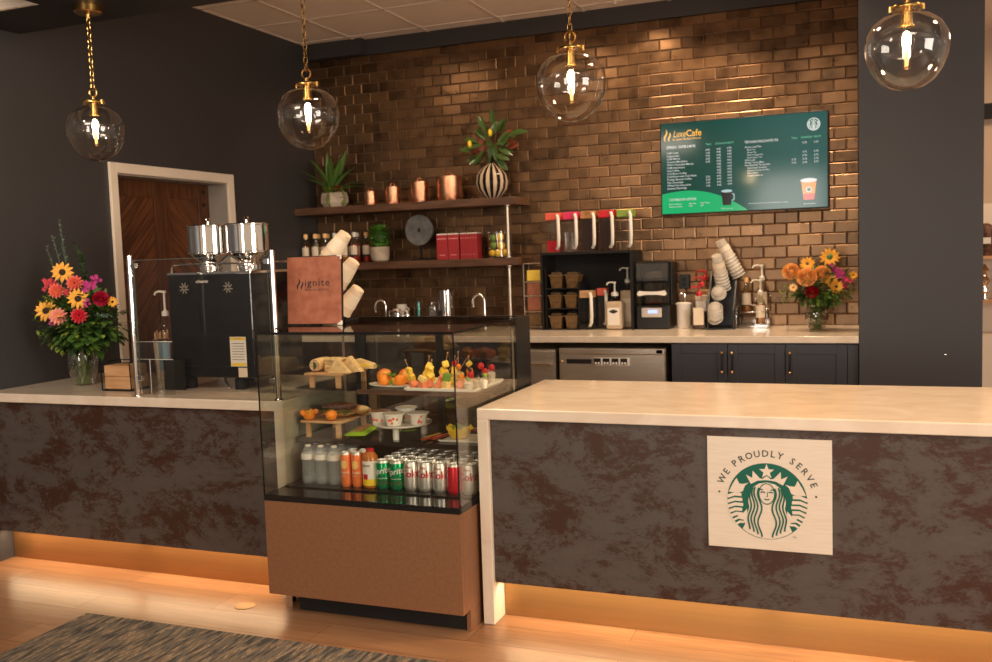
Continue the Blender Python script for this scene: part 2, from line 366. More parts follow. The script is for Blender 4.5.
    def text(s, txt, size, x=0, z=0, y=0, align='LEFT', shear=0, bold=0, wrap=None, space=1.0, rot=None, width=None):
        cu = bpy.data.curves.new('t', 'FONT'); cu.body = txt; cu.size = size; cu.align_x = align; cu.shear = shear; cu.offset = bold*size
        cu.resolution_u = 2; cu.space_character = space
        ob = bpy.data.objects.new('t', cu); COL.objects.link(ob)
        dg = bpy.context.evaluated_depsgraph_get(); me = bpy.data.meshes.new_from_object(ob.evaluated_get(dg))
        co = [v.co.copy() for v in me.vertices]; fs = [tuple(p.vertices) for p in me.polygons]
        sx = 1
        if width and co:
            w0 = max(c.x for c in co)-min(c.x for c in co)
            if w0 > 0: sx = width/w0
        vs = []
        for c in co:
            px, pz = c.x*sx, c.y
            if rot is not None:
                px, pz = px*math.cos(rot)-pz*math.sin(rot), px*math.sin(rot)+pz*math.cos(rot)
            px += x; pz += z
            if wrap:
                a = px/wrap; vs.append(s._v((wrap*math.sin(a), -wrap*math.cos(a), pz)))
            else: vs.append(s._v((px, y, pz)))
        for f in fs: s._f([vs[i] for i in f], False)
        bpy.data.objects.remove(ob); bpy.data.curves.remove(cu); bpy.data.meshes.remove(me)
        return s
    def build(s, name, m, parent=None, loc=None, flat=False):
        if not flat: bmesh.ops.recalc_face_normals(s.bm, faces=s.bm.faces[:])
        s.bm.normal_update()
        for e in s.bm.edges:
            if len(e.link_faces) == 2 and e.link_faces[0].normal.angle(e.link_faces[1].normal, 0) > .62: e.smooth = False
        me = bpy.data.meshes.new(name); s.bm.to_mesh(me); s.bm.free()
        me.materials.append(M[m] if isinstance(m, str) else m)
        o = bpy.data.objects.new(name, me); COL.objects.link(o)
        if parent: o.parent = parent
        if loc: o.location = loc
        return o
def tag(o, label, cat, group=None, kind=None):
    o['label'] = label; o['category'] = cat
    if group: o['group'] = group
    if kind: o['kind'] = kind
    return o
def thing(name, label, cat, loc=(0, 0, 0), rz=0, group=None):
    o = bpy.data.objects.new(name, None); COL.objects.link(o); o.empty_display_size = .05
    o.location = loc; o.rotation_euler = (0, 0, rz); return tag(o, label, cat, group)
def struct(name, mb, m, label=None):
    o = mb.build(name, m); o['kind'] = 'structure'
    if label: o['label'] = label; o['category'] = 'structure'
    return o
def dup(o, loc=None, rz=None, label=None, parent=None):
    c = o.copy(); COL.objects.link(c)
    if parent: c.parent = parent
    for ch in list(o.children): dup(ch, parent=c)
    if loc is not None: c.location = loc
    if rz is not None: c.rotation_euler = (0, 0, rz)
    if label: c['label'] = label
    return c
def place(proto, used, loc, rz, label):
    """first placement moves the prototype itself, later ones copy it"""
    if not used:
        used.append(1); proto.location = loc; proto.rotation_euler = (0, 0, rz); proto['label'] = label; return proto
    return dup(proto, loc, rz, label)
ORD = ['first', 'second', 'third', 'fourth', 'fifth', 'sixth', 'seventh', 'eighth', 'ninth', 'tenth', 'eleventh', 'twelfth']
# ================================================================== STRUCTURE
XL, YW, ZC, SOF = -2.748, 3.303, 3.24, 2.77
b = MB(); b.box(-3.2, -8, -.06, 7, 6, 0); struct('floor', b, 'floor')
b = MB(); b.box(-3.0, -8, 0, XL, 1.05, ZC+.05); b.box(-3.0, 2.12, 0, XL, 3.6, ZC+.05); b.box(-3.0, 1.05, 2.08, XL, 2.12, ZC+.05)
struct('wall_left', b, 'navy')
# door casing, jamb and door
b = MB()
b.box(XL, .993, 0, XL+.02, 1.052, 2.14, .003); b.box(XL, 2.118, 0, XL+.02, 2.182, 2.14, .003); b.box(XL, 1.052, 2.078, XL+.02, 2.118, 2.14, .003)
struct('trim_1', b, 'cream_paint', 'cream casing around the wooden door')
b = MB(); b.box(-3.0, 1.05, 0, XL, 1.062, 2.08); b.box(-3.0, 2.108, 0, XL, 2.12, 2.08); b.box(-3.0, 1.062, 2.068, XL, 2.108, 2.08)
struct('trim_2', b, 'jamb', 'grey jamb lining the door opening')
b = MB(); dx = -2.895
b.box(dx-.03, 1.064, .01, dx-.012, 2.106, 2.066)
for y0, y1, z0, z1 in ((1.064, 1.16, .01, 2.066), (1.545, 1.685, .01, 2.066), (1.99, 2.106, .01, 2.066), (1.16, 1.545, 1.96, 2.066), (1.685, 1.99, 1.96, 2.066), (1.16, 1.545, .01, .25), (1.685, 1.99, .01, .25), (1.16, 1.545, 1.0, 1.14), (1.685, 1.99, 1.0, 1.14)):
    b.box(dx-.012, y0, z0, dx, y1, z1, .003)
door = struct('door_1', b, 'doorwood')
def herring(y0, y1, z0, z1, sgn):
    """slanted boards clipped to a door panel"""
    bm = MB(); wd = .075; cy = (y0+y1)/2
    k = -12
    while k < 24:
        c = z0 + k*wd*1.414
        pts = []
        a0 = c; a1 = c+wd*1.414-.004
        poly = [(y0, a0), (y1, a0+sgn*(y1-y0)), (y1, a1+sgn*(y1-y0)), (y0, a1)]
        def clip(P, f):
            out = []
            for i in range(len(P)):
                A, B = P[i], P[(i+1) % len(P)]; fa, fb = f(A), f(B)
                if fa >= 0: out.append(A)
                if (fa >= 0) != (fb >= 0): t = fa/(fa-fb); out.append((A[0]+(B[0]-A[0])*t, A[1]+(B[1]-A[1])*t))
            return out
        poly = clip(poly, lambda p: p[1]-z0)
        if poly: poly = clip(poly, lambda p: z1-p[1])
        if len(poly) > 2:
            vs = [bm._v((dx-.010, y, z)) for y, z in poly]; bm._f(vs, False)
        k += 1
    return bm
herring(1.16, 1.545, 1.14, 1.96, 1).build('door_panel', 'doorwoodA', door)
herring(1.685, 1.99, 1.14, 1.96, -1).build('door_panel', 'doorwoodB', door)
b = MB(True)
for z in (1.93, 2.02): b.X = Matrix.Translation((dx, 2.045, z)) @ Matrix.Rotation(PI/2, 4, 'Y'); b.lathe([(.014, 0), (.014, .006), (.008, .010), (0, .011)], 12)
b.build('bolt_cover', 'blackm', door)
b = MB(); b.box(XL, -8, 0, XL+.015, .02, .115, .003); struct('baseboard_left', b, 'cream_paint')

# back wall with bronze tiles
b = MB(); b.box(-3.0, YW, 0, 2.07, YW+.2, ZC+.05); wb = struct('wall_back', b, 'grout')
b = MB(); tw, th, g = .1541, .0778, .0042
XR = 1.418
def tile(x0, z0, x1, z1):
    """pillowed tile, slightly tilted"""
    tx, tz = random.gauss(0, .010), random.gauss(0, .012); cx, cz = (x0+x1)/2, (z0+z1)/2; yf = YW-.009
    def P(x, z, d): return (x, yf + d + (x-cx)*tx + (z-cz)*tz, z)
    e = .005
    o = [b._v((x, YW-.001, z)) for x, z in ((x0, z0), (x1, z0), (x1, z1), (x0, z1))]
    m_ = [b._v(P(x, z, .0025)) for x, z in ((x0, z0), (x1, z0), (x1, z1), (x0, z1))]
    i_ = [b._v(P(x, z, 0)) for x, z in ((x0+e, z0+e), (x1-e, z0+e), (x1-e, z1-e), (x0+e, z1-e))]
    for A, B in ((o, m_), (m_, i_)):
        for k in range(4): b._f([A[k], A[(k+1) % 4], B[(k+1) % 4], B[k]], False)
    b._f(i_, False)
row = 0; z = .9598
while z < 3.118:
    off = 0 if row % 2 == 0 else tw/2
    x = XR
    first = True
    while x > XL+.01:
        wd = (tw-off) if first and off else tw
        x0 = max(x-wd+g, XL+.002)
        if x-x0 > .01: tile(x0, z, x, min(z+th-g, 3.118))
        x -= wd; first = False
    z += th; row += 1
b.build('tile_cladding', 'tile', wb)
b = MB(); b.box(XL, YW-.03, 3.118, 1.42, YW, ZC); b.box(XL, YW-.10, 3.118, -2.22, YW-.03, ZC)
struct('trim_3', b, 'navy', 'navy band between tiles and ceiling')
# ceiling with grid
b = MB(); b.box(-3.0, .40, ZC, 7, 6, ZC+.05); b.box(-3.0, -8, ZC, 7, .40, ZC+.05); ce = struct('ceiling', b, 'ceil')
b = MB()
for k in range(-1, 15):
    x = -2.29+.62*k
    if x > XL: b.box(x-.012, .42, ZC-.006, x+.012, YW-.03 if x < 2.2 else 5, ZC+.001)
for k in range(0, 5):
    y = 3.13-.60*k; b.box(XL, y-.012, ZC-.006, 7, y+.012, ZC+.001)
b.box(XL, .42, ZC-.006, XL+.02, YW-.03, ZC+.001)
b.build('ceiling_grid', 'grid', ce)
# soffit over the counter
b = MB(); b.box(XL, .04, SOF, -2.2, .417, ZC); b.box(-2.2, -.9, SOF, 7, .417, ZC)
struct('trim_4', b, 'soffit', 'dark dropped soffit above the counters')
b = MB(); b.box(XL, .02, SOF, -2.2, .04, ZC); struct('trim_5', b, 'cream_paint', 'pale face of the dropped soffit')
# right hand column and the room beyond
b = MB(); b.box(1.425, 2.47, 0, 2.075, YW+.2, ZC); wr = struct('wall_right', b, 'navy')
b = MB(True); b.X = Matrix.Translation((1.885, 2.47, .85)) @ Matrix.Rotation(PI/2, 4, 'X'); b.lathe([(.006, 0), (.006, .003), (0, .005)], 10)
b.build('screw_head', 'chrome', wr)
b = MB(); b.box(2.075, 5.5, 0, 7, 5.6, ZC); struct('wall_far', b, 'tan_wall')

# ================================================================== COUNTERS
H = .8944
def counter(name, label, x0, x1, y0, leg, depth, kickm, led):
    t = thing(name, label, 'counter', ((x0+x1)/2, y0, 0)); cx = (x0+x1)/2
    def L(x): return x-cx
    b = MB(); b.box(L(x0), 0, H-.045, L(x1), depth, H, .004)
    if leg == 'L': b.box(L(x0), 0, 0, L(x0)+.048, depth, H-.0449, .003)
    else: b.box(L(x1)-.048, 0, 0, L(x1), depth, H-.0449, .003)
    b.build('countertop', 'quartz', t)
    a0 = L(x0)+(.049 if leg == 'L' else .002); a1 = L(x1)-(.049 if leg == 'R' else .002)
    b = MB(); b.box(a0, .02, .1735, a1, .055, H-.046, .002); b.build('front_panel', 'panel', t)
    b = MB(); b.box(a0+.001, .119, .001, a1-.001, .135, .172); b.build('kick_panel', kickm, t)
    b = MB(); b.box(a0, .136, .02, a1, depth-.03, H-.046); b.box(a0, .056, .1735, a1, .136, H-.046); b.build('carcass', 'blackm', t)
    b = MB(); b.box(a0+.02, .062, .166, a1-.02, .076, .173); b.build('light_strip', 'led', t)
    n = led; wd = (a1-a0)/n; cl = kickm
    for i in range(n):
        area('toe_kick_light', (cx+a0+wd*(i+.5), y0+.069, .160), wd*.96, .012, 3.0*wd, (1.0, .73, .44))
    return t
counter('service_counter', 'right-hand counter with cream waterfall top and dark patina front carrying the square sign', 0, 3.3, 0, 'L', .868, 'kick', 3)
counter('service_counter', 'left-hand counter with cream top and dark patina front, between navy wall and display case', XL+.002, -.937, .022, 'R', .86, 'kick2', 2)

# back bar
HB = .959
b = MB(); b.box(XL+.002, 2.47, HB-.042, 1.422, YW-.002, HB, .003)
tag(b.build('back_countertop', 'quartz'), 'long cream worktop along the bronze tiled wall', 'countertop')
cab = thing('base_cabinet', 'navy shaker base cabinet with three doors under the back worktop', 'cabinet', (.85, 2.5, 0))
b = MB(); b.box(-.545, .02, .1, .57, .78, HB-.044); b.box(-.545, .05, 0, .57, .7, .1); b.build('body', 'navy2', cab)
def shaker(x0, x1, z0, z1):
    b = MB(); fr = .06
    b.box(x0, 0, z0, x0+fr, .019, z1, .002); b.box(x1-fr, 0, z0, x1, .019, z1, .002)
    b.box(x0+fr, 0, z1-fr, x1-fr, .019, z1, .002); b.box(x0+fr, 0, z0, x1-fr, .019, z0+fr, .002); b.box(x0+fr, .008, z0+fr, x1-fr, .018, z1-fr)
    return b
for x0, x1, hx in ((-.542, -.195, -.225), (-.191, .151, -.163), (.155, .505, .180)):
    d = shaker(x0, x1, .11, HB-.052).build('cabinet_door', 'navy2', cab)
    b = MB(True); b.tube([(hx, -.030, .735), (hx, -.030, .855)], .0055, 8)
    for z in (.735, .855): b.tube([(hx, 0, z), (hx, -.030, z)], .005, 8)
    h = b.build('door_handle', 'blackm', d)
    for z in (.735, .855): b = MB(True); b.ball((hx, -.031, z), .010); b.build('handle_tip', 'brassk', h)
b = MB(); b.box(.509, 0, .11, .57, .018, HB-.052, .002); b.build('filler_strip', 'navy2', cab)
# undercounter stainless unit
t = thing('undercounter_freezer', 'wide stainless undercounter unit with dark slot and four square switches', 'appliance', (-.09, 2.5, 0))
b = MB(); b.box(-.354, .02, .05, .354, .75, .875); b.build('body', 'steel', t)
b = MB(); b.box(-.352, 0, .06, .352, .022, .835, .003); b.build('front_panel', 'steel', t)
b = MB(); b.box(-.352, -.004, .838, .352, .02, .875, .004); b.build('top_rail', 'steel', t)
b = MB(); b.box(-.30, -.006, .775, -.13, .01, .805); b.build('slot', 'blackm', t)
b = MB(); b.box(-.112, -.008, .765, .125, .01, .815, .002); pl = b.build('switch_plate', 'labelw', t)
for k in range(4):
    x = -.088+.059*k
    b = MB(); b.box(x-.023, -.011, .770, x+.023, -.007, .812); b.box(x-.023, -.0115, .79, x+.023, -.007, .810); bb = b.build('switch', 'blackm', pl)
    b = MB(); b.disc(x-.010, .781, .008, y=-.0125, n=10); b.disc(x+.010, .781, .008, y=-.0125, n=10); b.build('button', 'labelw', bb)
b = MB(True); b.ball((-.335, -.004, .79), .010); b.build('lock', 'brassk', t)
b = MB(); b.box(.30, -.004, .845, .34, 0, .868); b.build('hinge', 'chrome', t)
t = thing('undercounter_fridge', 'dark stainless undercounter unit beside the display case post', 'appliance', (-.62, 2.5, 0))
b = MB(); b.box(-.2, .02, .05, .145, .75, .865); b.build('body', 'steel', t)
b = MB(); b.box(-.2, 0, .06, .142, .022, .80, .003); d = b.build('door', 'steel', t)
b = MB(); b.box(-.2, -.006, .803, .142, .02, .855, .003); b.build('top_rail', 'steel', t)
b = MB(True); b.tube([(-.16, 0, .77), (-.16, -.03, .77), (.12, -.03, .77), (.12, 0, .77)], .006); b.build('door_handle', 'chrome', d)

# ================================================================== SQUARE SIGN
def siren(t, R, y, mw='signw', mg='green', full=True):
    """round emblem: star, crown, face, wavy hair, twin tails. t = parent, R = radius, y = surface"""
    s_ = lambda P: [(x*R, z*R) for x, z in P]
    b = MB(); b.disc(0, 0, R, y=y-.0006, n=56); b.build('emblem_disc', mg, t)
    b = MB(); y1 = y-.0012
    star = [(.20*math.cos(PI/2+k*PI/5)*(1 if k % 2 == 0 else .42), .78+.20*math.sin(PI/2+k*PI/5)*(1 if k % 2 == 0 else .42)) for k in range(10)]
    b.poly(s_(star), y1)
    b.poly(s_([(-.40, .44), (-.52, .68), (-.36, .60), (-.35, .79), (-.17, .60), (-.10, .585), (0, .67), (.10, .585), (.17, .60), (.35, .79), (.36, .60), (.52, .68), (.40, .44), (.22, .535), (0, .56), (-.22, .535)]), y1)
    # hair mass and body
    hair = [(0, .50), (.2, .46), (.36, .34), (.45, .16), (.47, -.02), (.44, -.18), (.50, -.34), (.60, -.5), (.55, -.62), (.62, -.76), (.5, -.85), (.3, -.94), (.1, -.985)]
    b.poly(s_(hair + [(-x, z) for x, z in hair[::-1]][:-1]), y1)
    for sg in (-1, 1):
        fin = [(-.76, .58), (-.69, .43), (-.58, .43), (-.45, .47), (-.55, .38), (-.60, .24), (-.70, .19), (-.965, .20), (-.88, .38)]
        b.poly(s_([(sg*x, z) for x, z in fin]), y1)
        for k, z0 in enumerate((.115, -.02, -.15, -.28, -.40, -.51, -.61)):
            xe = -math.sqrt(max(0, 1-z0*z0))*.985; xi = -.66+.02*k if k < 3 else xe+.30-.035*(k-3)
            pts = [(xe, z0-.03), ((xe+xi)/2, z0+.035), (xi, z0+.03)]
            b.ribbon(s_([(sg*x, z) for x, z in pts]), .085*R if k < 5 else .06*R, y1-.0001*(k+1))
        arm = [(-.50, -.22), (-.60, -.34), (-.74, -.40), (-.70, -.50), (-.60, -.52), (-.50, -.44)]
        b.poly(s_([(sg*x, z) for x, z in arm]), y1-.0009)
    b.build('emblem_figure', mw, t)
    b = MB(); y2 = y-.0024
    for sg in (-1, 1):
        for j, (x0, am) in enumerate(((.215, .05), (.275, .045), (.335, .04), (.395, .03))):
            pts = []
            zt = (.34, .36, .34, .26)[j]
            for i in range(27):
                u = i/26; z = zt - u*(zt+.93-.06*j)
                x = x0 + am*math.sin(u*10.5+.4) + .035*u*(j-1) + (-.035 if j == 0 else 0)*(1-u)
                if x*x+z*z < .96: pts.append((sg*x, z))
            b.ribbon(s_(pts), .042*R, y2)
        b.ribbon(s_([(sg*.10, .30), (sg*.13, .315), (sg*.17, .30)]), .025*R, y2)   # brow
        b.ribbon(s_([(sg*.05, .235), (sg*.10, .25), (sg*.15, .235)]), .03*R, y2)   # eye
    face = [(.195*math.cos(a), .20+.27*math.sin(a)) for a in [PI*1.0+PI*k/16 for k in range(17)]]
    b.ribbon(s_(face), .026*R, y2)
    b.ribbon(s_([(.195*math.cos(a), .20+.27*math.sin(a)) for a in [PI*k/16 for k in range(17)]]), .022*R, y2)
    b.ribbon(s_([(.012, .25), (.02, .14), (-.01, .125)]), .018*R, y2)
    b.ribbon(s_([(-.055, .06), (0, .045), (.055, .06)]), .028*R, y2)
    b.build('emblem_lines', mg, t)
sg = thing('wall_sign', 'square pale metal sign with round green emblem on the dark counter front', 'sign', (1.134, .02, .608))
b = MB(); b.box(-.218, -.007, -.207, .218, -.001, .207, .001); b.build('backing', 'signw', sg)
e = bpy.data.objects.new('emblem', None); COL.objects.link(e); e.parent = sg; e.location = (-.006, -.007, -.026)
siren(e, .141, 0)
b = MB(); txt = 'WE PROUDLY SERVE'; n = len(txt)
wid = {'W': 1.35, 'E': .85, ' ': .55, 'I': .5, 'L': .8}; tot = sum(wid.get(c, 1) for c in txt); a = math.radians(161); span = math.radians(142)
for c in txt:
    w_ = wid.get(c, 1)/tot*span; a -= w_/2
    if c != ' ': b.text(c, .034, .165*math.cos(a), .165*math.sin(a), -.0008, 'CENTER', rot=a-PI/2, bold=.012)
    a -= w_/2
for a in (171, 9): b.disc(.172*math.cos(math.radians(a)), .172*math.sin(math.radians(a)), .004, y=-.0008, n=12)
b.text('TM', .010, .088, -.130, -.0008)
b.build('lettering', 'dkgreen', e)

# ================================================================== DISPLAY CASE
CX0, CX1, CY, CYB, CZ = -.929, -.018, -.16, .725, 1.2177
case = thing('display_case', 'glass-topped refrigerated display case with copper-coloured base between the two counters', 'display case', ((CX0+CX1)/2, (CY+CYB)/2, 0))
ox, oy = -(CX0+CX1)/2, -(CY+CYB)/2
def cb(*boxes, bev=0):
    b = MB()
    for q in boxes: b.box(q[0]+ox, q[1]+oy, q[2], q[3]+ox, q[4]+oy, q[5], bev)
    return b
cb((CX0, CY, .09, CX1, CY+.02, .498), (CX0, CY+.021, .09, CX0+.018, CYB, .498), (CX1-.018, CY+.021, .09, CX1, CYB, .498), (CX1-.018, CY+.07, .0, CX1, CYB, .0899), bev=.001).build('base', 'copper_lam', case)
cb((CX0+.10, CY+.075, .004, CX1-.02, CYB-.02, .0895)).build('plinth', 'blackm', case)
cb((CX0+.03, CY+.08, 0, CX0+.06, CY+.11, .089)).build('foot', 'chrome', case)
cb((CX0-.001, CY-.002, .499, CX1+.001, CYB, .524), bev=.002).build('base_rim', 'blackgl', case)
cb((CX0+.012, CY+.14, .5245, CX1-.012, CYB-.05, .530)).build('deck', 'blackgl', case)
e_ = .005
cb((CX0+.001, CY, .524, CX1-.001, CY+e_, CZ-.006)).build('front_glass', 'caseglass', case)
cb((CX0, CY+e_+.001, .524, CX0+e_, CYB-.06, CZ-.006)).build('side_glass', 'caseglass', case)
cb((CX1-e_, CY+e_+.001, .524, CX1, CYB-.19, CZ-.006)).build('side_glass', 'caseglass', case)
cb((CX0, CY, CZ-.005, CX1, CYB-.02, CZ)).build('top_glass', 'caseglass', case)
cb((CX0-.001, CY-.001, CZ-.010, CX1+.001, CY+.0015, CZ+.001), (CX0-.001, CY-.001, .524, CX0+.004, CY+.003, CZ-.010), (CX1-.004, CY-.001, .524, CX1+.001, CY+.003, CZ-.010),
   (CX1-.002, CY+.0015, CZ-.008, CX1+.001, CYB-.19, CZ+.001), (CX0-.001, CY+.0015, CZ-.008, CX0+.002, CYB-.06, CZ+.001)).build('edge_trim', 'blackgl', case)
cb((CX1-.03, CYB-.19, .524, CX1+.001, CYB, CZ+.002), (CX0-.001, CYB-.06, .524, CX0+.03, CYB, CZ+.002), (CX0+.03, CYB-.03, CZ-.02, CX1-.03, CYB, CZ+.002), (CX0+.03, CYB-.03, .524, CX1-.03, CYB, .57), (-.50, CYB-.025, .57, -.465, CYB-.003, CZ-.02)).build('rear_frame', 'black', case)
cb((CX0+.03, CYB-.018, .571, -.501, CYB-.012, CZ-.021)).build('rear_door', 'backglass', case)
cb((-.464, CYB-.018, .571, CX1-.031, CYB-.012, CZ-.021)).build('rear_door', 'backglass', case)
cb((CX0+.008, .09, .701, CX1-.008, CYB-.20, .722)).build('shelf', 'blackgl', case)
cb((-.60, .09, .926, CX1-.008, .098, .946)).build('shelf_edge', 'shelfwood', case)
cb((CX0+.008, .0985, .938, CX1-.008, CYB-.20, .946)).build('shelf', 'caseglass', case)
for q in ((CX0+.0055, .53, .60, CX0+.0075, .55, CZ-.05), (CX1-.0075, .50, .60, CX1-.0055, .52, CZ-.05)): cb(q).build('shelf_upright', 'steel', case)
# ================================================================== RUG, DRAIN
b = MB(); b.box(-1.712, -3.2, .0005, 1.0, -.400, .010, .003)
tag(b.build('area_rug', 'rug'), 'low grey and tan streaked rug on the plank floor', 'rug')
b = MB(True); b.lathe([(.046, 0), (.046, .002), (.040, .003)], 28)
d = tag(b.build('floor_box_cover', 'floorbrass', loc=(-1.094, -.114, .0003)), 'round brass floor cover in the planks before the left counter', 'floor cover')

# ================================================================== PENDANT LAMPS
def pendant(loc, label):
    t = thing('pendant_lamp', label, 'pendant lamp', loc, 0, 'glass globe pendants above the counters')
    top = SOF-loc[2]
    b = MB(True); b.lathe([(.066, top-.001), (.066, top-.030), (.060, top-.036), (.012, top-.040), (.010, top-.06), (.0, top-.062)][::-1], 28); b.build('canopy', 'brass', t)
    b = MB(True); z = top-.055; k = 0; zb = .205
    while z > zb:
        pts = []
        for i in range(13):
            a = 2*PI*i/12; lx = .0095*math.cos(a); lz = .020*math.sin(a)
            pts.append((lx if k % 2 == 0 else 0, 0 if k % 2 == 0 else lx, z-.018+lz))
        b.tube(pts, .0021, 6, cap=False); z -= .031; k += 1
    b.build('chain', 'brass', t)
    b = MB(True)
    pts = [(.022*math.cos(2*PI*i/16), 0, .187+.022*math.sin(2*PI*i/16)) for i in range(17)]; b.tube(pts, .004, 6, cap=False); b.build('ring', 'brass', t)
    b = MB(True); b.lathe([(.0, .168), (.008, .168), (.010, .150), (.050, .147), (.052, .143), (.052, .138), (.0, .136)], 24)
    for sx in (-1, 1): b.lathe([(0, .004), (.006, .003), (.006, -.016), (0, -.018)], 8, c=(sx*.052, 0, .146))
    b.build('cap', 'brass', t)
    b = MB(True); b.lathe([(.0, .136), (.017, .136), (.018, .085), (.024, .082), (.024, .077), (0, .077)], 20); b.build('socket', 'brass', t)
    prof = [(.046, .140), (.050, .134), (.042, .126), (.050, .119), (.085, .108), (.115, .083), (.134, .048), (.139, .010), (.132, -.032), (.116, -.072), (.090, -.108), (.055, -.132), (.022, -.142), (0, -.144)]
    b = MB(True); b.lathe(prof, 40, cap=False); g = b.build('globe_glass', 'globeglass', t)
    b = MB(True); b.lathe([(.010, .077), (.012, .066), (.022, .045), (.026, .025), (.022, .002), (.014, -.018), (.012, -.06), (.0, -.072)], 20, cap=False); bu = b.build('bulb', 'glass', t)
    b = MB(True); b.ball((0, 0, .030), (.014, .014, .030)); b.build('filament', 'bulb', bu)
    b = MB(True); b.tube([(0, 0, 0), (0, 0, -.058)], [.008, .005], 8); b.build('filament_tail', 'filament', bu)
    return t
for x, z, n in ((-2.027, 2.172, 'furthest left, in front of the plain navy wall'), (-.823, 2.142, 'second from left, before the shelf end'), (.385, 2.164, 'third from left, before the bronze tiles'), (1.598, 2.172, 'largest and rightmost, before the navy column')):
    pendant((x, .165, z), 'clear glass globe pendant with brass chain, ' + n)

# ================================================================== TV MENU
tv = thing('menu_screen', 'wide green menu screen mounted on the bronze tiled wall', 'screen', (.672, 3.243, 2.07))
b = MB(); b.box(-.562, -.0, -.322, .562, .045, .322, .003); b.build('casing', 'black', tv)
def em(name, c, s=1.0, r=.12):
    return mat(name, tuple(x*.15 for x in c), r, emit=c, es=s)
def tvm():
    m = mat('screen_green', (.004, .008, .007), .10); nt = m.node_tree; bs = nt.nodes['Principled BSDF']
    tc = nt.nodes.new('ShaderNodeTexCoord'); sp = nt.nodes.new('ShaderNodeSeparateXYZ'); nt.links.new(tc.outputs['Object'], sp.inputs[0])
    mr = nt.nodes.new('ShaderNodeMapRange'); mr.inputs['From Min'].default_value = -.35; mr.inputs['From Max'].default_value = .35
    nt.links.new(sp.outputs['X'], mr.inputs['Value'])
    r = nt.nodes.new('ShaderNodeValToRGB'); e = r.color_ramp.elements; e[0].color = (.003, .060, .045, 1); e[1].color = (.025, .115, .10, 1)
    nt.links.new(mr.outputs[0], r.inputs[0]); nt.links.new(r.outputs[0], bs.inputs['Emission Color']); bs.inputs['Emission Strength'].default_value = .8; bs.inputs['Specular IOR Level'].default_value = .3
    return m
b = MB(); b.box(-.553, -.003, -.313, .553, -.0002, .313); scr = b.build('screen', tvm(), tv)
g2 = em('screen_bright_green', (.0, .36, .12)); wt = em('screen_white', (.60, .62, .62)); lg = em('screen_pale_green', (.12, .45, .28)); gold = em('screen_gold', (.85, .42, .04))
b = MB(); hill = [(-.553, -.313)] + [(-.553+.59*u, -.313+.155*(1-((u-.30)/.70)**2 if u > .30 else 1-.12*((.30-u)/.30)**2)) for u in [i/24 for i in range(25)]]
b.poly(hill, -.0036); b.build('green_curve', g2, scr)
b = MB(); b.text('Luxe', .064, -.470, .218, -.0036, shear=.3, width=.088); b.text('Cafe', .064, -.378, .218, -.0040, bold=.012, width=.105)
b.text('by Ignite Medical Resorts', .020, -.472, .196, -.0036, bold=.004, width=.195)
for dx_, s_ in ((-.520, 1), (-.494, .75)):
    b.poly([(dx_-.009*s_*math.sin(i/8*PI*2)-.0065*math.sin(PI*i/8)**.8, .188+.088*s_*i/8) for i in range(9)]+[(dx_-.009*s_*math.sin(i/8*PI*2)+.0065*math.sin(PI*i/8)**.8, .188+.088*s_*i/8) for i in range(7, 0, -1)], -.0036)
b.build('title', gold, scr)
b = MB(); b.text('ESPRESSO, COFFEE & MORE', .026, -.515, .140, -.0036, bold=.006, width=.20)
items = ['Caffè Latte', 'Cappuccino', 'Caffè Mocha', 'Caramel Macchiato', 'White Chocolate Mocha', 'Caffè Americano', 'Iced Coffee', 'Cold Brew Coffee', 'Cold Brew with Cold Foam', 'Freshly Brewed Coffee', 'Hot Chocolate', 'White Hot Chocolate', 'Steamed Beverage']
for i, s_ in enumerate(items):
    z = .103-.0205*i*1.0; b.text(s_, .0185, -.515, z, -.0036, bold=.004)
    if i < 5 or i > 8: b.text('3.95', .0175, -.245, z+.006, -.0036, bold=.004)
    b.text('4.45', .0175, -.170, z+.008, -.0036, bold=.004); b.text('4.95', .0175, -.098, z+.010, -.0036, bold=.004)
b.build('drinks_list', wt, scr)
b = MB(); b.text('CUSTOMIZATION OPTIONS', .024, -.505, -.225, -.0042, bold=.006, width=.19)
for x, s1, s2 in ((-.505, 'Flavored Syrups', 'Sauces and more'), (-.365, 'Espresso', '0.90'), (-.285, 'Cold Foam', '0.95')):
    b.text(s1, .014, x, -.252, -.0042); b.text(s2, .014, x, -.270, -.0042)
b.build('options_list', wt, scr)
b = MB(); b.text('TEAVANA® HANDCRAFTED TEA', .024, .020, .140, -.0036, bold=.006, width=.22)
tea = [('Shaken Iced Tea', 0), ('Black Tea', 1), ('Green Tea', 1), ('Passion Tango Tea', 1), ('Peach Green Tea', 1), ('Chai Latte', 0), ('Honey Citrus Mint', 0), ('Hot Brewed Tea Sachets', 0), ('Royal English Breakfast', 1), ('Emperor Clouds and Mist', 1), ('Mint Majesty', 1), ('Comfort Wellness', 1)]
for i, (s_, k) in enumerate(tea): b.text(s_, .0165 if not k else .014, .020+.015*k, .108-.0175*i, -.0036, bold=.004*(1-k))
for z, cs in ((.112, (1, 2)), (.052, (1, 2)), (.028, (1, 2)), (.004, (0, 1, 2)), (-.018, (0, 1, 2))):
    for c in cs: b.text('3.75', .0175, (.325, .395, .468)[c], z, -.0036, bold=.004)
b.build('tea_list', wt, scr)
b = MB(); b.text('We ask that you inform us of any food allergies before ordering', .010, .04, -.272, -.0036, width=.26)
b.build('small_note', wt, scr)
b = MB(); b.text('Caffè Americano', .012, -.145, -.298, -.0042); b.text('Shaken Iced Tea', .012, .400, -.292, -.0036)
b.build('drink_captions', wt, scr)
b = MB()
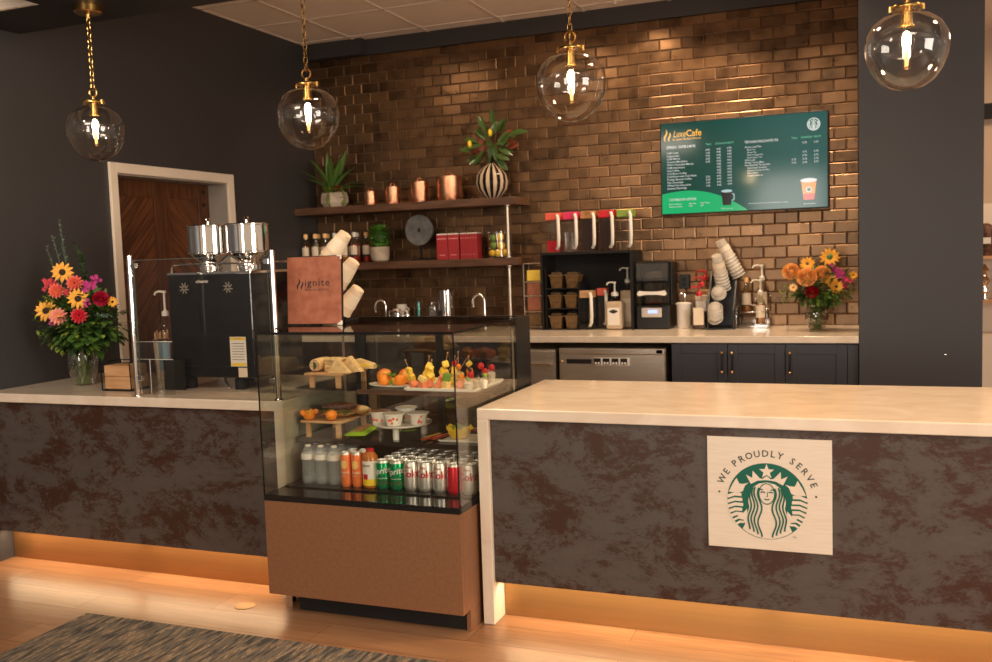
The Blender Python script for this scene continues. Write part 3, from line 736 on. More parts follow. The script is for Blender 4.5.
for x, s_ in ((-.243, 'TALL'), (-.178, 'GRANDE'), (-.102, 'VENTI'), (.325, 'TALL'), (.385, 'GRANDE'), (.465, 'VENTI')): b.text(s_, .018, x, .147, -.0036, bold=.006)
b.build('size_headings', lg, scr)
e = bpy.data.objects.new('emblem', None); COL.objects.link(e); e.parent = tv; e.location = (.468, -.0036, .235)
b = MB(); b.disc(0, 0, .042, y=0, n=32); b.build('emblem_ring', wt, e)
siren(e, .036, -.0004, wt, em('screen_emblem_green', (0, .12, .07)))
# pictured drinks on the screen
b = MB(); b.poly([(-.142, -.175), (-.066, -.175), (-.076, -.272), (-.132, -.272)], -.0046); cupd = b.build('pictured_mug', em('screen_black', (.006, .006, .007)), scr)
b = MB(); b.disc(-.104, -.175, .038, .010, y=-.0050, n=24); b.ribbon([(-.068, -.195), (-.055, -.2), (-.055, -.235), (-.070, -.24)], .006, -.005); b.build('mug_rim', em('screen_mug_rim', (.35, .5, .52)), scr)
b = MB(); b.poly([(.385, -.135), (.483, -.135), (.468, -.262), (.402, -.262)], -.0046); b.build('pictured_cup', em('screen_orange', (.80, .24, .03)), scr)
b = MB(); b.poly([(.398, -.222), (.472, -.222), (.468, -.262), (.402, -.262)], -.0050); b.build('drink_base', em('screen_red', (.72, .05, .04)), scr)
b = MB(); b.disc(.434, -.133, .053, .014, y=-.0050, n=24); b.disc(.435, -.195, .018, y=-.0054, n=20); b.build('cup_lid', wt, scr)
b = MB(); b.disc(.435, -.195, .012, y=-.0058, n=20); b.build('cup_logo', em('screen_logo', (0, .12, .07)), scr)

# ================================================================== SHELVES
SU, SL, SF, SR = 1.925, 1.487, 2.96, -.885
for z, nm in ((SU, 'upper walnut floating shelf carrying copper canisters and plants'), (SL, 'lower walnut floating shelf carrying syrup bottles and red boxes')):
    b = MB(); b.box(XL+.001, SF, z-.056, SR, YW-.012, z, .003); tag(b.build('wall_shelf', 'shelfwood'), nm, 'shelf')
t = thing('shelf_post', 'slim steel pipe post joining both shelves to the worktop', 'post', (-.972, 3.02, HB))
for z0, z1 in ((.0005, SL-.056-HB-.0005), (SL-HB+.0005, SU-.056-HB-.0005)):
    b = MB(True); b.tube([(0, 0, z0), (0, 0, z1)], .0125, 14); b.build('pipe', 'steel', t)
    b = MB(True); b.lathe([(.024, z0), (.024, z0+.006), (.014, z0+.010)], 16); b.build('flange', 'steel', t)
    b = MB(True); b.lathe([(.014, z1-.012), (.024, z1-.006), (.024, z1)], 16); b.build('flange', 'steel', t)

# ------------------------------------------------------------------ plants and flowers
def leafball(b, c, r, n, L, W, up=.2, seed=1, fn=None):
    rd = random.Random(seed)
    for i in range(n):
        v = Vector((rd.gauss(0, 1), rd.gauss(0, 1), rd.gauss(0, 1))).normalized()
        k = rd.uniform(.45, 1)
        p = Vector((c[0]+v.x*r[0]*k, c[1]+v.y*r[1]*k, c[2]+v.z*r[2]*k))
        d = (v + Vector((rd.uniform(-.4, .4), rd.uniform(-.4, .4), up+rd.uniform(-.3, .3))))
        b.leaf(p, d, L*rd.uniform(.7, 1.2), W*rd.uniform(.7, 1.2), droop=rd.uniform(0, .5), n=3)
def blossom(t, kind, m, pos, r, face=(0, -1, .25), centre=None, label=None, seed=0):
    rd = random.Random(seed+int(pos[0]*1000)); f = Vector(face).normalized()
    Q = Vector((0, 0, 1)).rotation_difference(f).to_matrix().to_4x4(); b = MB(True); b.X = Matrix.Translation(pos) @ Q
    if kind == 'daisy':
        for ring, n, rr in ((0, 12, 1.0), (1, 10, .8)):
            for i in range(n):
                a = 2*PI*(i+.5*ring)/n+rd.uniform(-.1, .1)
                b.leaf((r*.22*math.cos(a), r*.22*math.sin(a), .002*ring), (math.cos(a), math.sin(a), .12+.2*ring), r*rr*.85, r*.34, droop=.15, fold=.2, n=3, nrm=(0, 0, 1))
    elif kind == 'zinnia':
        for ring in range(5):
            n = 13-2*ring
            for i in range(n):
                a = 2*PI*(i+.5*(ring % 2))/n; q = .12*r
                b.leaf((q*math.cos(a), q*math.sin(a), .05*r*ring), (math.cos(a), math.sin(a), .1+.33*ring), r*(1-.15*ring)*.9, r*.42, droop=.1, fold=.15, n=3, nrm=(0, 0, 1))
    elif kind == 'rose':
        for ring in range(5):
            n = (7, 6, 5, 4, 3)[ring]; R = r*(1-.19*ring)
            for i in range(n):
                a0 = 2*PI*(i+.4*ring)/n; wv = PI/n*2.1; rows = []
                for j in range(5):
                    u = j/4; rr = R*(.25+.75*math.sin(u*PI*.5)); z = -r*.45+r*(.35+.16*ring)*2*u**1.6*.8
                    rows.append([b._v((rr*math.cos(a0+wv*s*.5*(.6+.4*u)), rr*math.sin(a0+wv*s*.5*(.6+.4*u)), z)) for s in (-1, -.33, .33, 1)])
                for A, B in zip(rows, rows[1:]):
                    for q in range(3): b._f([A[q], A[q+1], B[q+1], B[q]], True)
        b.ball((0, 0, -r*.05), (r*.35, r*.35, r*.4), 8, 6)
    elif kind == 'cluster':
        for i in range(9):
            c = (rd.gauss(0, .45)*r, rd.gauss(0, .45)*r, rd.gauss(0, .2)*r)
            for k in range(5):
                a = 2*PI*k/5+i; b.leaf(c, (math.cos(a), math.sin(a), .4), r*.42, r*.26, n=2, nrm=(0, 0, 1))
    o = b.build('blossom', m, t)
    if label: o['label'] = label
    if centre:
        b = MB(True); b.X = Matrix.Translation(pos) @ Q; b.lathe([(r*.34, 0), (r*.32, r*.08), (r*.18, r*.14), (0, r*.15)], 12); b.build('flower_centre', centre, o)
    return o
def spike(b, base, tip, rd, L=.012, W=.009, n=16, r=.0018):
    base, tip = Vector(base), Vector(tip); mid = (base+tip)/2+Vector((rd.uniform(-.01, .01), 0, 0)); b.tube([base, mid, tip], [r, r*.8, r*.4], 5)
    for i in range(n):
        p = base.lerp(tip, .25+.75*i/n); a = rd.uniform(0, 2*PI)
        b.leaf(p, (math.cos(a), math.sin(a)*.6, .8), L, W, n=2)
def sprig(b, base, d, L, rd, ll=.022, lw=.016, n=7):
    base = Vector(base); d = Vector(d).normalized(); p1 = base+d*L*.55+Vector((0, 0, .01)); p2 = base+d*L+Vector((0, 0, -.01))
    b.tube([base, p1, p2], [.0016, .0013, .0008], 5)
    for i in range(n):
        t_ = .3+.7*i/(n-1); p = base.lerp(p1, t_/.55) if t_ < .55 else p1.lerp(p2, (t_-.55)/.45)
        sd = 1 if i % 2 else -1; b.leaf(p, d*.5+Vector((rd.uniform(-.4, .4), rd.uniform(-.5, .5), sd*.9)), ll, lw, n=2)

# left bouquet
def bouquet_vase(t, h, rmax, rbase, rneck, water='glass'):
    b = MB(True); prof = [(rbase, .001), (rbase*1.05, .01), (rmax*.93, h*.30), (rmax, h*.55), (rmax*.93, h*.78), (rneck, h*.93), (rneck*1.08, h)]
    b.lathe(prof, 28, cap=False); b.lathe([(0, .004), (rbase, .004)], 28, cap=False); v = b.build('vase', 'vaseglass', t)
    b = MB(True); rd = random.Random(3)
    for i in range(46):
        a = rd.uniform(0, 2*PI); k = rd.uniform(.2, .78); a2 = a+rd.uniform(1.5, 3.5)
        b.tube([(rbase*k*math.cos(a), rbase*k*math.sin(a), .008), (rmax*.5*k*math.cos((a+a2)/2), rmax*.5*k*math.sin((a+a2)/2), h*.5), (rneck*.9*k*math.cos(a2), rneck*.9*k*math.sin(a2), h*1.0), (rneck*1.6*math.cos(a2), rneck*1.2*math.sin(a2), h*1.25)], .0032, 5)
    b.build('stem_bunch', 'stem', t)
    b = MB(); leafball(b, (0, 0, h*.55), (rmax*.62, rmax*.62, h*.36), 60, rmax*.4, rmax*.25, seed=77); b.build('submerged_leaves', 'leafm', t)
sc = 1/207
def PB(px, py): return ((px-(83-.09*(385-py)))/147, (387-py)/190)
fl = thing('flower_arrangement', 'tall mixed bouquet with sunflowers and pink blooms in a glass vase on left counter', 'flowers', (-2.405, .36, H))
bouquet_vase(fl, .24, .078, .050, .062)
b = MB(); leafball(b, (.02, 0, .33), (.25, .13, .15), 420, .06, .034, seed=2); leafball(b, (.03, -.03, .28), (.16, .10, .06), 80, .075, .045, seed=5); b.build('foliage', 'leafd', fl)
b = MB(); leafball(b, (.05, -.03, .34), (.26, .13, .17), 300, .055, .036, seed=8); leafball(b, (.09, -.05, .27), (.10, .08, .04), 24, .085, .05, seed=18); b.build('foliage', 'leafm', fl)
b = MB(); leafball(b, (.03, -.06, .34), (.28, .10, .18), 240, .030, .026, seed=9)
rd = random.Random(4)
for x, z, L in ((-.22, .37, .10), (-.19, .26, .10), (.14, .40, .12), (-.12, .47, .06), (.17, .28, .10), (.19, .34, .06)): sprig(b, (x*.6, -.05, z-.02), (x, -.15, .12 if x < 0 else .25), L, rd, .026, .024, 6)
b.build('foliage', 'leafy', fl)
b = MB()
for tp, bs in (((57, 225), (64, 270)), ((50.5, 241), (62, 275)), ((44.5, 251), (54, 280)), ((60, 250), (66, 280))):
    (x1, z1), (x0, z0) = PB(*tp), PB(*bs); spike(b, (x0*.5, 0, z0-.15), (x1-.02, 0, z1+.03), rd, .020, .015, 24, .0024)
for x0 in (.14, .17, .2): sprig(b, (x0, -.06, .36), (1, -.2, rd.uniform(-.2, .4)), .09, rd, .012, .01, 9)
leafball(b, (-.07, -.10, .29), (.06, .02, .05), 24, .022, .02, seed=3)
b.build('flower_spikes', 'leafg', fl)
b = MB()
for tp, bs in (((68.6, 244), (80, 285)), ((73, 256), (82, 285))):
    (x1, z1), (x0, z0) = PB(*tp), PB(*bs); spike(b, (x0, .02, z0-.06), (x1, .02, z1), rd, .035, .02, 14, .0025)
b.build('leaf_spray', 'leafd', fl)
for kd, m, px, py, r, yy, ce, lb in (('daisy', 'yellow', 43.7, 310.4, 10, -.10, 'brownc', 'large sunflower'), ('daisy', 'yellow', 58.8, 273, 10, -.02, 'brownc', 'golden daisy'), ('daisy', 'yellow', 75.4, 299, 9.5, -.12, 'brownc', 'yellow daisy'),
        ('zinnia', 'pink', 56.5, 315.6, 8.5, -.13, 'yellow', 'salmon zinnia'), ('zinnia', 'redp', 76.6, 315, 8, -.13, None, 'red bloom'), ('rose', 'hotpink', 97.3, 299.3, 7.5, -.10, None, 'hot pink rose'), ('zinnia', 'coral', 53.5, 291, 7.5, -.09, None, 'coral bloom'),
        ('zinnia', 'coral', 71.6, 284, 8, -.06, None, 'coral bloom'), ('cluster', 'redp', 46, 283, 6.5, -.04, None, 'red cluster'), ('cluster', 'magenta', 86.7, 288, 8, -.08, None, 'magenta cluster'), ('cluster', 'magenta', 92, 281, 5, -.06, None, None),
        ('cluster', 'magenta', 49, 321, 5, -.10, None, None), ('cluster', 'magenta', 85, 303, 4, -.11, None, None), ('daisy', 'yellow', 108.6, 303, 5, -.06, None, 'small yellow bloom'), ('cluster', 'redp', 64, 292, 5, -.07, None, None)):
    x, z = PB(px, py); blossom(fl, kd, m, (x-(yy-.02)*.98, yy-.02, z), r/185, (.65+x*.8, -.8, .2), ce, lb)
# right bouquet
s2 = 1/157
def PR(px, py): return ((px-817)*s2, (331-py)*s2)
fr = thing('flower_arrangement', 'orange rose bouquet in a rounded glass vase on the back worktop', 'flowers', (1.168, 2.88, HB))
bouquet_vase(fr, .165, .072, .042, .050)
b = MB(); leafball(b, (0, 0, .27), (.16, .10, .10), 190, .05, .03, seed=12); b.build('foliage', 'leafd', fr)
b = MB(); leafball(b, (.03, -.02, .28), (.20, .10, .12), 230, .045, .03, seed=13); b.build('foliage', 'leafm', fr)
b = MB(); leafball(b, (.04, -.04, .27), (.21, .09, .11), 170, .030, .02, seed=14)
for dx_, dz_ in ((-1, -.2), (-1, .15), (-1, .6), (1, .1), (1, .5), (1, -.25), (-.9, -.45)): sprig(b, (dx_*.09, -.04, .24), (dx_, -.2, dz_), .13, rd, .016, .012, 8)
b.build('foliage', 'leafy', fr)
for kd, m, px, py, r, yy, ce, lb in (('rose', 'orange', 807.9, 277, 9, -.11, None, 'large orange rose'), ('rose', 'orange', 822.4, 274.4, 8, -.09, None, 'orange rose'), ('rose', 'orange', 793, 271.5, 8, -.05, None, 'orange rose'), ('daisy', 'yellow', 808.5, 264, 6.5, -.03, None, 'yellow bloom'),
        ('daisy', 'yellow', 829.7, 258, 8.5, 0, 'leafm', 'yellow daisy'), ('daisy', 'yellow', 835.5, 287, 6, -.10, None, 'yellow bloom'), ('daisy', 'yellow', 831, 281, 5.5, -.10, None, None), ('cluster', 'magenta', 834.8, 271, 6, -.04, None, 'magenta cluster'),
        ('cluster', 'magenta', 838.7, 277.6, 5, -.06, None, None), ('cluster', 'hotpink', 842, 283.4, 6, -.07, None, 'rosy cluster'), ('rose', 'redp', 813, 291.7, 6, -.11, None, 'dark red rose'), ('daisy', 'yellow', 851.5, 276.6, 4, -.03, None, None), ('daisy', 'orange', 795, 287, 4, -.09, None, None)):
    x, z = PR(px, py); blossom(fr, kd, m, (x-yy*.05, yy, z), r*s2*1.1, (x*.8, -1, .35), ce, lb)

# agave in concrete pot (upper shelf, left end)
t = thing('potted_plant', 'spiky succulent in faceted pale concrete pot at left end of upper shelf', 'plant', (-2.46, 3.10, SU))
b = MB()
hexa = lambda r, z: [(r*math.cos(PI/6+PI/3*k), r*.62*math.sin(PI/6+PI/3*k), z) for k in range(6)]
rings = [[b._v(p) for p in hexa(r, z)] for r, z in ((.088, .0), (.118, .04), (.118, .08), (.104, .118), (.094, .118), (.09, .10))]
for A, B in zip(rings, rings[1:]):
    for k in range(6): b._f([A[k], A[(k+1) % 6], B[(k+1) % 6], B[k]], False)
b._f(rings[0][::-1], False); b._f(rings[-1], False); b.build('pot', 'concrete', t)
b = MB(); rd = random.Random(11)
for i in range(15):
    a = 2*PI*i/15*2.4; e_l = .45+.12*i
    d = Vector((math.cos(a), math.sin(a)*.7, e_l*1.3)); b.leaf((-.02, 0, .10), d, rd.uniform(.30, .39) if i > 7 else rd.uniform(.26, .34), .044, droop=.40-.02*i, fold=.5, n=6)
b.build('spiky_leaves', 'leafm', t)
b = MB(); leafball(b, (0, -.02, .13), (.095, .05, .03), 90, .03, .018, up=.8, seed=21)
for x in (-.01, .10): leafball(b, (x, -.075 if x < .05 else -.04, .07), (.015, .008, .05), 50, .018, .014, up=-.3, seed=int(22+x*10))
b.build('trailing_succulents', 'leafy', t)
b = MB(); leafball(b, (.06, -.05, .145), (.03, .03, .015), 18, .035, .025, up=.7, seed=24); b.build('red_succulent', 'magr', t)
# boxwood ball (lower shelf)
t = thing('potted_plant', 'round clipped boxwood ball in white ribbed pot on the lower shelf', 'plant', (-2.075, 3.10, SL))
b = MB(True); b.lathe([(.050, 0), (.066, .012), (.074, .05), (.076, .115), (.070, .115), (.068, .09), (0, .09)], 24); b.build('pot', 'concrete', t)
b = MB(); leafball(b, (0, 0, .195), (.090, .090, .090), 700, .020, .019, seed=31); b.build('leaf_ball', 'greentea', t)
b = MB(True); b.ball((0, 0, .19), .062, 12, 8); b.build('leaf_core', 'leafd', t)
# magnolia vase (upper shelf, right)
t = thing('magnolia_vase', 'black and cream striped round vase with magnolia branches on the upper shelf', 'vase', (-1.115, 3.10, SU))
vp = [(.045, 0), (.075, .02), (.112, .065), (.124, .118), (.115, .17), (.085, .213), (.055, .238), (.036, .250), (.038, .258)]
n = 28
for par in (0, 1):
    b = MB(True)
    def rr(i): return vp[i]
    for i in range(len(vp)-1):
        (r0, z0), (r1, z1) = vp[i], vp[i+1]
        for k in range(n):
            if k % 2 != par: continue
            a0, a1 = 2*PI*k/n, 2*PI*(k+1)/n
            b._f([b._v((r0*math.cos(a0), r0*math.sin(a0), z0)), b._v((r0*math.cos(a1), r0*math.sin(a1), z0)), b._v((r1*math.cos(a1), r1*math.sin(a1), z1)), b._v((r1*math.cos(a0), r1*math.sin(a0), z1))], True)
    bmesh.ops.remove_doubles(b.bm, verts=b.bm.verts[:], dist=1e-5)
    o = b.build(('dark_stripes', 'pale_stripes')[par], ('blackgl', 'mocha')[par], t)
b = MB(); rd = random.Random(17)
for x, z in ((-.12, .42), (-.02, .50), (.05, .52), (.14, .40), (-.16, .36), (.12, .30), (-.10, .30), (.02, .42), (.17, .44)): b.tube([(0, 0, .2), (x*.4, rd.uniform(-.03, .02), .3+(z-.3)*.3), (x, rd.uniform(-.05, .03), z)], [.006, .005, .003], 6)
b.build('branches', 'shelfwood', t)
b = MB(True)
LV = [(-.02, .50, -.5, 1), (.03, .53, -.1, 1), (.05, .48, .6, 1.1), (.16, .44, 1, .35), (.18, .46, 1, .1), (-.12, .36, -1, .1), (-.10, .41, -1, .35), (-.08, .31, -1, -.15), (-.06, .29, -1, -.25), (.03, .40, -.2, -1), (.05, .39, .1, -1), (.07, .40, .7, .7), (.06, .31, .9, -.3), (.06, .29, .8, -.9), (.10, .36, .6, .9), (-.04, .44, -.6, .7), (.08, .47, .3, .9), (-.01, .42, .3, -.2), (.02, .46, -.8, .1)]
for x, z, dx_, dz_ in LV: b.leaf((x, rd.uniform(-.06, .02), z), (dx_, rd.uniform(-.5, .1), dz_), rd.uniform(.10, .13), .048, droop=.12, fold=.25, n=5, nrm=(rd.uniform(-.3, .3), -.8, .5))
for i in range(16):
    a = rd.uniform(0, 2*PI); q = rd.uniform(.03, .11); b.leaf((q*math.cos(a), rd.uniform(-.05, .03), .40+q*.9*math.sin(a)), (math.cos(a), rd.uniform(-.4, .2), math.sin(a)+.2), rd.uniform(.09, .12), .045, droop=.15, fold=.25, n=5, nrm=(rd.uniform(-.4, .4), -.7, .6))
b.build('leaves', 'magl', t)
b = MB(True)
for x, z, dx_, dz_ in ((-.10, .42, -.1, 1), (-.09, .33, -.7, .5), (-.06, .33, -.2, 1), (.08, .44, .9, .5), (.10, .43, .8, -.3), (.12, .36, .9, .2), (-.08, .34, -.5, .2)): b.leaf((x, .0, z), (dx_, -.2, dz_), .11, .05, droop=.1, fold=.2, n=5, nrm=(0, -.8, .5))
b.build('russet_leaves', 'magr', t)
for x, z in ((-.145, .405), (.020, .475)):
    b = MB(True); b.ball((x, -.06, z), (.016, .016, .028)); b.build('bud', 'lemon', t)

# ------------------------------------------------------------------ copper canisters
NAMES = ['smallest', 'second smallest', 'second largest', 'largest']
for i, (x, r, h) in enumerate(((-2.130, .050, .110), (-1.935, .058, .135), (-1.705, .070, .160), (-1.458, .092, .185))):
    t = thing('copper_canister', NAMES[i]+' of the four hammered copper canisters on the upper shelf', 'canister', (x, 3.09, SU), 0, 'copper canisters on the upper shelf')
    b = MB(True); b.lathe([(r*.97, .0), (r, .005), (r, h-.02)], 36); b.build('body', 'copper', t)
    b = MB(True); b.lathe([(r*1.03, h-.0195), (r*1.03, h-.003), (r*.9, h+.002), (0, h+.004)], 36)
    b.build('lid', 'copper', t)
    b = MB(True); k = .020+.006*(i == 3); b.tube([(-k, 0, h+.002), (-k, 0, h+.012), (-k*.6, 0, h+.024), (0, 0, h+.029), (k*.6, 0, h+.024), (k, 0, h+.012), (k, 0, h+.002)], .003, 6); b.build('handle', 'copper', t)

# ------------------------------------------------------------------ syrup bottles
def syrup_bottle(label, liquid, lab, loc, group, pump=False, s=1.0, capm='boardwood', extra=None):
    t = thing('syrup_bottle', label, 'bottle', loc, 0, group); h = .235*s
    b = MB(True); b.lathe([(.030*s, .001), (.033*s, .008*s), (.033*s, .135*s), (.028*s, .155*s), (.014*s, .178*s), (.012*s, .205*s), (.014*s, .21*s)], 18); b.build('bottle_glass', 'vaseglass', t)
    b = MB(True); b.lathe([(.029*s, .004), (.0315*s, .010*s), (.0315*s, .138*s), (0, .138*s)], 18); b.build('syrup', liquid, t)
    n = 10; b = MB(True); vs = []
    for z in (.045*s, .130*s): vs.append([b._v((.0336*s*math.sin(a), -.0336*s*math.cos(a), z)) for a in [-1.15+2.3*k/n for k in range(n+1)]])
    for k in range(n): b._f([vs[0][k], vs[0][k+1], vs[1][k+1], vs[1][k]], True)
    lo = b.build('paper_label', lab, t)
    if extra:
        b = MB(True); vs = []
        for z in (.045*s, .062*s): vs.append([b._v((.0340*s*math.sin(a), -.0340*s*math.cos(a), z)) for a in [-1.15+2.3*k/n for k in range(n+1)]])
        for k in range(n): b._f([vs[0][k], vs[0][k+1], vs[1][k+1], vs[1][k]], True)
        b.build('label_band', extra, lo)
    if pump:
        b = MB(True); b.lathe([(.018*s, .205*s), (.018*s, .225*s), (.008*s, .235*s), (.007*s, .29*s), (.012*s, .292*s), (.012*s, .305*s), (0, .308*s)], 14)
        b.tube([(0, 0, .298*s), (-.03*s, -.01, .303*s), (-.052*s, -.012, .298*s), (-.060*s, -.014, .285*s)], .0055*s, 8); b.build('pump', capm, t)
    else:
        b = MB(True); b.lathe([(.017*s, .203*s), (.017*s, .235*s), (.0, .237*s)], 14); b.build('cap', capm, t)
    return t
rd = random.Random(5)
bx = -2.700
for i in range(12):
    row = i % 2
    syrup_bottle(ORD[i//2]+' syrup bottle from the wall in the '+('front', 'rear')[row]+' row on the lower shelf', ('amber', 'mocha', 'amber', 'darksyr', 'amber', 'redp')[i//2], 'label', (bx+.088*(i//2)+.035*row, 3.03 if row == 0 else 3.16, SL), 'syrup bottles on the lower shelf',
                 s=1.0, capm=('orange' if i < 6 else 'white') if i != 11 else 'orange', extra=('labelb', 'caramel', 'black_ink')[(i//2) % 3])
# grey disc
t = thing('stone_disc', 'grey toothed stone disc with centre hole standing on the lower shelf', 'ornament', (-1.742, 3.13, SL))
b = MB(); n = 72; zc = .232; R = .116
for y0, y1 in ((-.012, .012),):
    fr_, bk = [], []; fi, bi = [], []
    for k in range(n):
        a = 2*PI*k/n; r = R*(1 if k % 18 != 0 else .965)
        fr_.append(b._v((r*math.cos(a), y0, zc+r*math.sin(a)))); bk.append(b._v((r*math.cos(a), y1, zc+r*math.sin(a))))
        fi.append(b._v((.016*math.cos(a), y0, zc+.016*math.sin(a)))); bi.append(b._v((.016*math.cos(a), y1, zc+.016*math.sin(a))))
    for k in range(n):
        j = (k+1) % n
        b._f([fr_[k], fr_[j], bk[j], bk[k]], True); b._f([fi[k], fi[j], bi[j], bi[k]], True); b._f([fr_[k], fr_[j], fi[j], fi[k]], False); b._f([bk[k], bk[j], bi[j], bi[k]], False)
b.build('disc', 'stonegrey', t)
b = MB(); b.box(-.06, -.035, 0, .06, .035, .010, .002); b.box(-.008, .014, .010, .008, .022, .225); b.box(-.008, -.006, .205, .008, .022, .213); b.build('stand', 'blackm', t)
# red cartons
for i in range(9):
    x = -1.515+.036*i if i > 1 else (-1.505, -1.412)[i]
    if i > 1: x = -1.347+.0195*(i-2)*1.0
    wd = .088 if i < 2 else .017
    t = thing('tea_carton', ORD[i]+' red tea carton from the left in the row on the lower shelf', 'box', (x, 3.06, SL), 0, 'red tea cartons on the lower shelf')
    b = MB(); b.box(-wd/2, -.04, .0, wd/2, .06, .185, .0015); c = b.build('carton', 'redbox', t)
    b = MB(); b.box(-wd/2+.001, -.038, .1852, wd/2-.001, .055, .194); b.build('tea_bags', 'labelw', t)
    b = MB(); q = wd/2-.004
    b.box(-q, -.0408, .152, q, -.0401, .158); b.build('print', 'redlt', c)
    b = MB(); b.box(-q*.6, -.0408, .030, q*.6, -.0401, .036); b.build('print', 'redlt', c)
# lemon jar
t = thing('glass_jar', 'clear glass cylinder of lemons and limes at right end of lower shelf', 'jar', (-1.065, 3.06, SL))
b = MB(True); b.lathe([(.076, .001), (.080, .006), (.080, .195)], 32, cap=False); b.lathe([(0, .004), (.078, .004)], 32, cap=False); b.build('jar_glass', 'globeglass', t)
for i, (x, y, z, m) in enumerate(((-.040, -.03, .036, 'lemon'), (.012, -.040, .034, 'lemon'), (.045, .01, .036, 'lemon'), (-.02, .035, .036, 'lemon'), (-.03, -.03, .092, 'lime'), (.030, -.03, .088, 'lemon'), (.01, .035, .092, 'lime'), (-.03, -.02, .145, 'lime'), (.025, -.03, .150, 'lemon'), (.0, .035, .150, 'lime'))):
    b = MB(True); b.ball((0, 0, 0), (.031, .026, .026)); b.ball((.030, 0, 0), .006, 8, 5)
    o = b.build(('lime' if m == 'lime' else 'lemon'), m, loc=(-1.065+x, 3.06+y, SL+z)); o.rotation_euler = (0, rd.uniform(-1, 1), rd.uniform(0, 3))
    lay = ('bottom', 'middle', 'top')[0 if i < 4 else 1 if i < 7 else 2]
    tag(o, ('green lime' if m == 'lime' else 'yellow lemon')+' in the '+lay+' layer of the glass jar, '+('left front', 'centre front', 'right side', 'rear', 'left front', 'right front', 'rear', 'left front', 'right front', 'rear')[i], 'fruit', 'fruit in the glass jar')
# ================================================================== LEFT COUNTER
t = thing('sneeze_guard', 'clear glass guard between two slim chrome posts on the left counter', 'glass guard', (-1.37, .05, H))
for x in (-.397, .397):
    b = MB(True); b.tube([(x, 0, .0005), (x, 0, .668)], .013, 16); b.lathe([(.020, .0004), (.020, .006), (.013, .008)], 16, c=(x, 0, 0)); b.build('post', 'chrome', t)
    for z in (.09, .62):
        b = MB(); s_ = 1 if x < 0 else -1; b.box(x+s_*.012 if s_ > 0 else x-.040, -.009, z-.012, x+.040 if s_ > 0 else x-.012, .009, z+.012, .002); b.build('clamp', 'chrome', t)
b = MB(); b.box(-.372, -.003, .035, .372, .003, .645); b.build('glass_panel', 'glass', t)
b = MB(); b.box(-.372, -.0032, .645, .372, .0032, .6475); b.box(-.3735, -.0032, .035, -.372, .0032, .645); b.box(.372, -.0032, .035, .3735, .0032, .645); b.build('polished_edge', 'edge', t)

t = thing('coffee_machine', 'black coffee machine seen from behind with two clear hoppers on top', 'coffee machine', (-1.517, .30, H))
b = MB(); b.box(-.246, 0, .06, .246, .42, .572, .006); b.build('housing', 'blackgl', t)
b = MB(); b.box(-.248, -.003, .566, .248, .421, .578, .002); b.build('top_rim', 'chrome', t)
b = MB(); b.box(-.244, -.003, .115, .244, -.0005, .118); b.build('seam', 'blackm', t)
for x in (-.19, -.04, .12):
    b = MB(True); b.lathe([(.034, 0), (.034, .045), (.028, .0595)], 16, c=(x, .06 if x != -.04 else .33, 0)); b.build('leg', 'blackm', t)
for x in (-.145, .115):
    b = MB(); b.box(x-.040, -.0025, .47, x+.040, -.0008, .535)
    v = b.build('vent', 'black', t)
    b = MB()
    for k in range(8):
        a = 2*PI*k/8; b.ribbon([(x+.008*math.cos(a), .502+.008*math.sin(a)), (x+.026*math.cos(a+.5), .502+.026*math.sin(a+.5))], .007, -.0030)
    b.build('vent_blades', 'steel', v)
b = MB(); b.text('schaerer', .022, -.075, .527, -.0012, bold=.02, width=.075); b.build('maker_lettering', 'labelw', t)
b = MB(); b.box(.108, -.0022, .118, .200, -.0006, .262); lb = b.build('warning_label', 'labelw', t)
b = MB(); b.box(.112, -.0028, .246, .196, -.0023, .259); b.box(.112, -.0028, .121, .196, -.0023, .134); b.build('label_band', 'lemon', lb)
b = MB()
for k in range(7): b.box(.118, -.0028, .150+.013*k, .19, -.0023, .153+.013*k)
b.text('!', .012, .116, .247, -.0030); b.text('!', .012, .116, .122, -.0030); b.text('WARNING', .010, .128, .249, -.0030); b.build('small_print', 'stonegrey', lb)
b = MB(); b.box(.150, -.0022, .066, .200, -.0006, .112); b.build('rating_label', 'label', t)
b = MB(True)
for y in (.02, .40):
    b.tube([(-.235, y, .578), (-.232, y, .605), (-.215, y, .618), (.215, y, .618), (.232, y, .605), (.235, y, .578)], .005, 8)
b.build('top_rail', 'chrome', t)
for x in (-.115, .118):
    b = MB(True); b.lathe([(.055, .579), (.060, .60), (.050, .625), (.065, .635), (.104, .665)], 28, c=(x, .17, 0)); h = b.build('hopper_cone', 'chrome', t)
    b = MB(True); b.lathe([(.104, .6655), (.108, .668), (.108, .672), (.104, .675), (.104, .800), (.108, .802), (.108, .808), (.104, .812), (.03, .816), (.012, .818)], 28, c=(x, .17, 0)); b.build('hopper', 'chrome', t)
    b = MB(True); b.lathe([(.012, .8165), (.010, .83), (.016, .838), (.012, .846), (0, .848)], 12, c=(x, .17, 0)); b.build('hopper_knob', 'chrome', h)
b = MB(True)
for x in (-.02, .05): b.tube([(x, .12, .0595), (x+.01, .10, .03), (x+.05, .08, .006)], .006, 6)
b.build('water_hose', 'steel', t)

